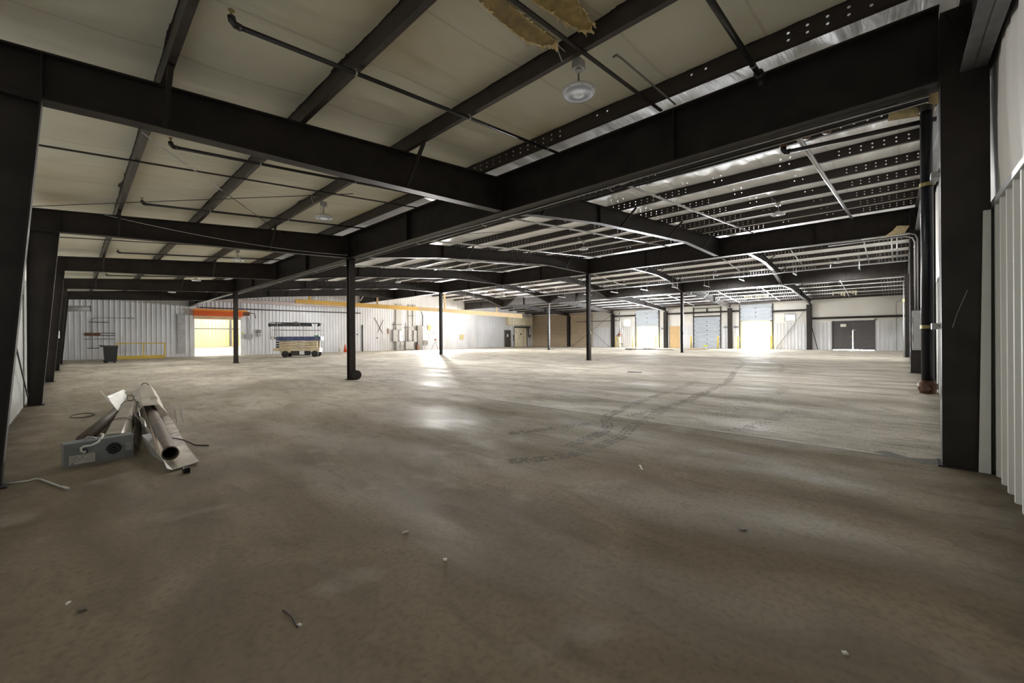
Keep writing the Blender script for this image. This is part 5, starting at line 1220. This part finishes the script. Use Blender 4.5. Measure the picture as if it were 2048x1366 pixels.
# scraps on the bare floor
for px, py, a, b, m, lab in ((811, 1065, 0.05, 0.012, M_CHALK, 'tiny white sliver on the open floor, centre foreground'), (890, 1120, 0.03, 0.025, M_CHALK, 'small white paper scrap on the open floor, centre foreground'), (599, 1251, 0.02, 0.015, M_CHALK, 'tiny white crumb by the thin twig at the picture bottom'), (1690, 1307, 0.02, 0.02, M_CHALK, 'tiny white crumb on the floor at the lower right'), (136, 1207, 0.03, 0.008, M_CHALK, 'thin pale sliver on the floor at the lower left'), (1282, 935, 0.16, 0.02, M_CHALK, 'pale scuffed strip on the floor beyond the tyre marks'), (1485, 1060, 0.05, 0.03, M_STAIN, 'small dark lump on the floor right of centre'), (165, 1220, 0.05, 0.03, M_STAIN, 'small dark lump on the floor at the lower left')):
    p = at(px, py, Z=0); g = random.uniform(0, 3)
    tag(MB().box(-a / 2, a / 2, -b / 2, b / 2, 0, 0.006).box(-a / 3, a / 5, -b / 3, b / 2, 0.006, 0.009).xf((p.x, p.y, 0), g).build('floor_scrap', m), lab, 'scrap')
p, q = at(566, 1222, Z=0), at(594, 1255, Z=0)
tag(MB().tube([(p.x, p.y, 0.005), ((p.x + q.x) / 2 + 0.01, (p.y + q.y) / 2, 0.008), (q.x, q.y, 0.005)], 0.004, 6).build('twig', M_WIRED), 'thin dark twig on the floor near the picture bottom', 'twig')

# tyre marks and stains on the slab (thin rubber left on the concrete)
FL = bpy.data.objects['floor']
TR = [[(4.38, 4.31), (4.94, 4.12), (5.59, 3.88), (6.21, 3.71), (7.03, 3.58), (8.14, 3.5), (9.67, 3.54), (12.0, 3.72), (14.73, 4.06), (18.54, 4.89)],
      [(4.51, 3.18), (5.1, 3.24), (5.49, 3.28), (5.96, 3.46), (6.53, 3.84), (7.19, 3.97), (8.09, 4.12), (9.06, 4.25), (10.63, 4.38), (11.99, 4.51), (14.36, 4.87)],
      [(3.47, 3.32), (3.84, 3.09), (4.22, 2.94), (4.86, 2.9), (5.48, 2.95), (6.17, 3.14), (6.89, 3.23), (8.03, 3.37), (9.45, 3.46), (11.5, 3.62)],
      [(7.7, 2.51), (8.92, 2.36), (10.22, 2.26), (12.13, 2.2), (14.06, 2.33)], [(6.8, 1.88), (7.44, 1.71), (8.62, 1.56), (9.83, 1.44)], [(20, 5.2), (24, 5.9), (28, 7.2), (32, 9.0)], [(19, 3.4), (24, 4.2), (29, 5.8), (33, 8.0)]]
def catmull(P, n=14):
    P = [Vector((*p, 0)) for p in P]; P = [P[0] * 2 - P[1]] + P + [P[-1] * 2 - P[-2]]; out = []
    for i in range(1, len(P) - 2):
        a, b, c, d = P[i - 1:i + 3]
        for k in range(n):
            t_ = k / n; out.append(0.5 * ((2 * b) + (c - a) * t_ + (2 * a - 5 * b + 4 * c - d) * t_ ** 2 + (3 * b - a - 3 * c + d) * t_ ** 3))
    return out + [P[-2]]
for i, tr in enumerate(TR):
    mb = MB(); pts = catmull(tr); acc = 0.0; w = 0.11
    for a, b in zip(pts, pts[1:]):
        seg = (b - a).length; d = (b - a).normalized(); s = Vector((-d.y, d.x, 0)); m = max(1, int(seg / 0.055))
        for k in range(m):
            if random.random() < (0.12 if i < 3 else 0.5): continue
            c = a.lerp(b, (k + 0.5) / m)
            for lane in (-1, 0, 1):
                if random.random() < 0.25: continue
                o_ = s * (lane * w * 0.62); e = d * 0.016; ww = s * 0.024; sk = d * (0.012 * lane)
                q = [c + o_ - e - ww - sk, c + o_ + e - ww - sk, c + o_ + e + ww + sk, c + o_ - e + ww + sk]
                mb.add([(p.x, p.y, 0.0012) for p in q], [(0, 1, 2, 3)] if (d.x * s.y - d.y * s.x) > 0 else [(3, 2, 1, 0)])
    mb.build('tyre_track', M_TYRE, FL)

for lab, pts in (('stain', [(6.9, -0.34), (6.75, -0.10), (6.95, 0.10), (6.80, 0.24), (6.72, 0.12), (6.66, 0.20), (6.60, 0.02), (6.64, -0.12), (6.52, -0.20), (6.60, -0.32), (6.40, -0.36)]), ('stain', [(6.72, 0.5), (6.70, 0.9), (6.62, 1.2), (6.655, 0.8), (6.66, 0.4)])):
    MB().add([(x, y, 0.0011) for x, y in pts], [tuple(range(len(pts)))]).build('floor_stain', M_STAIN, FL)
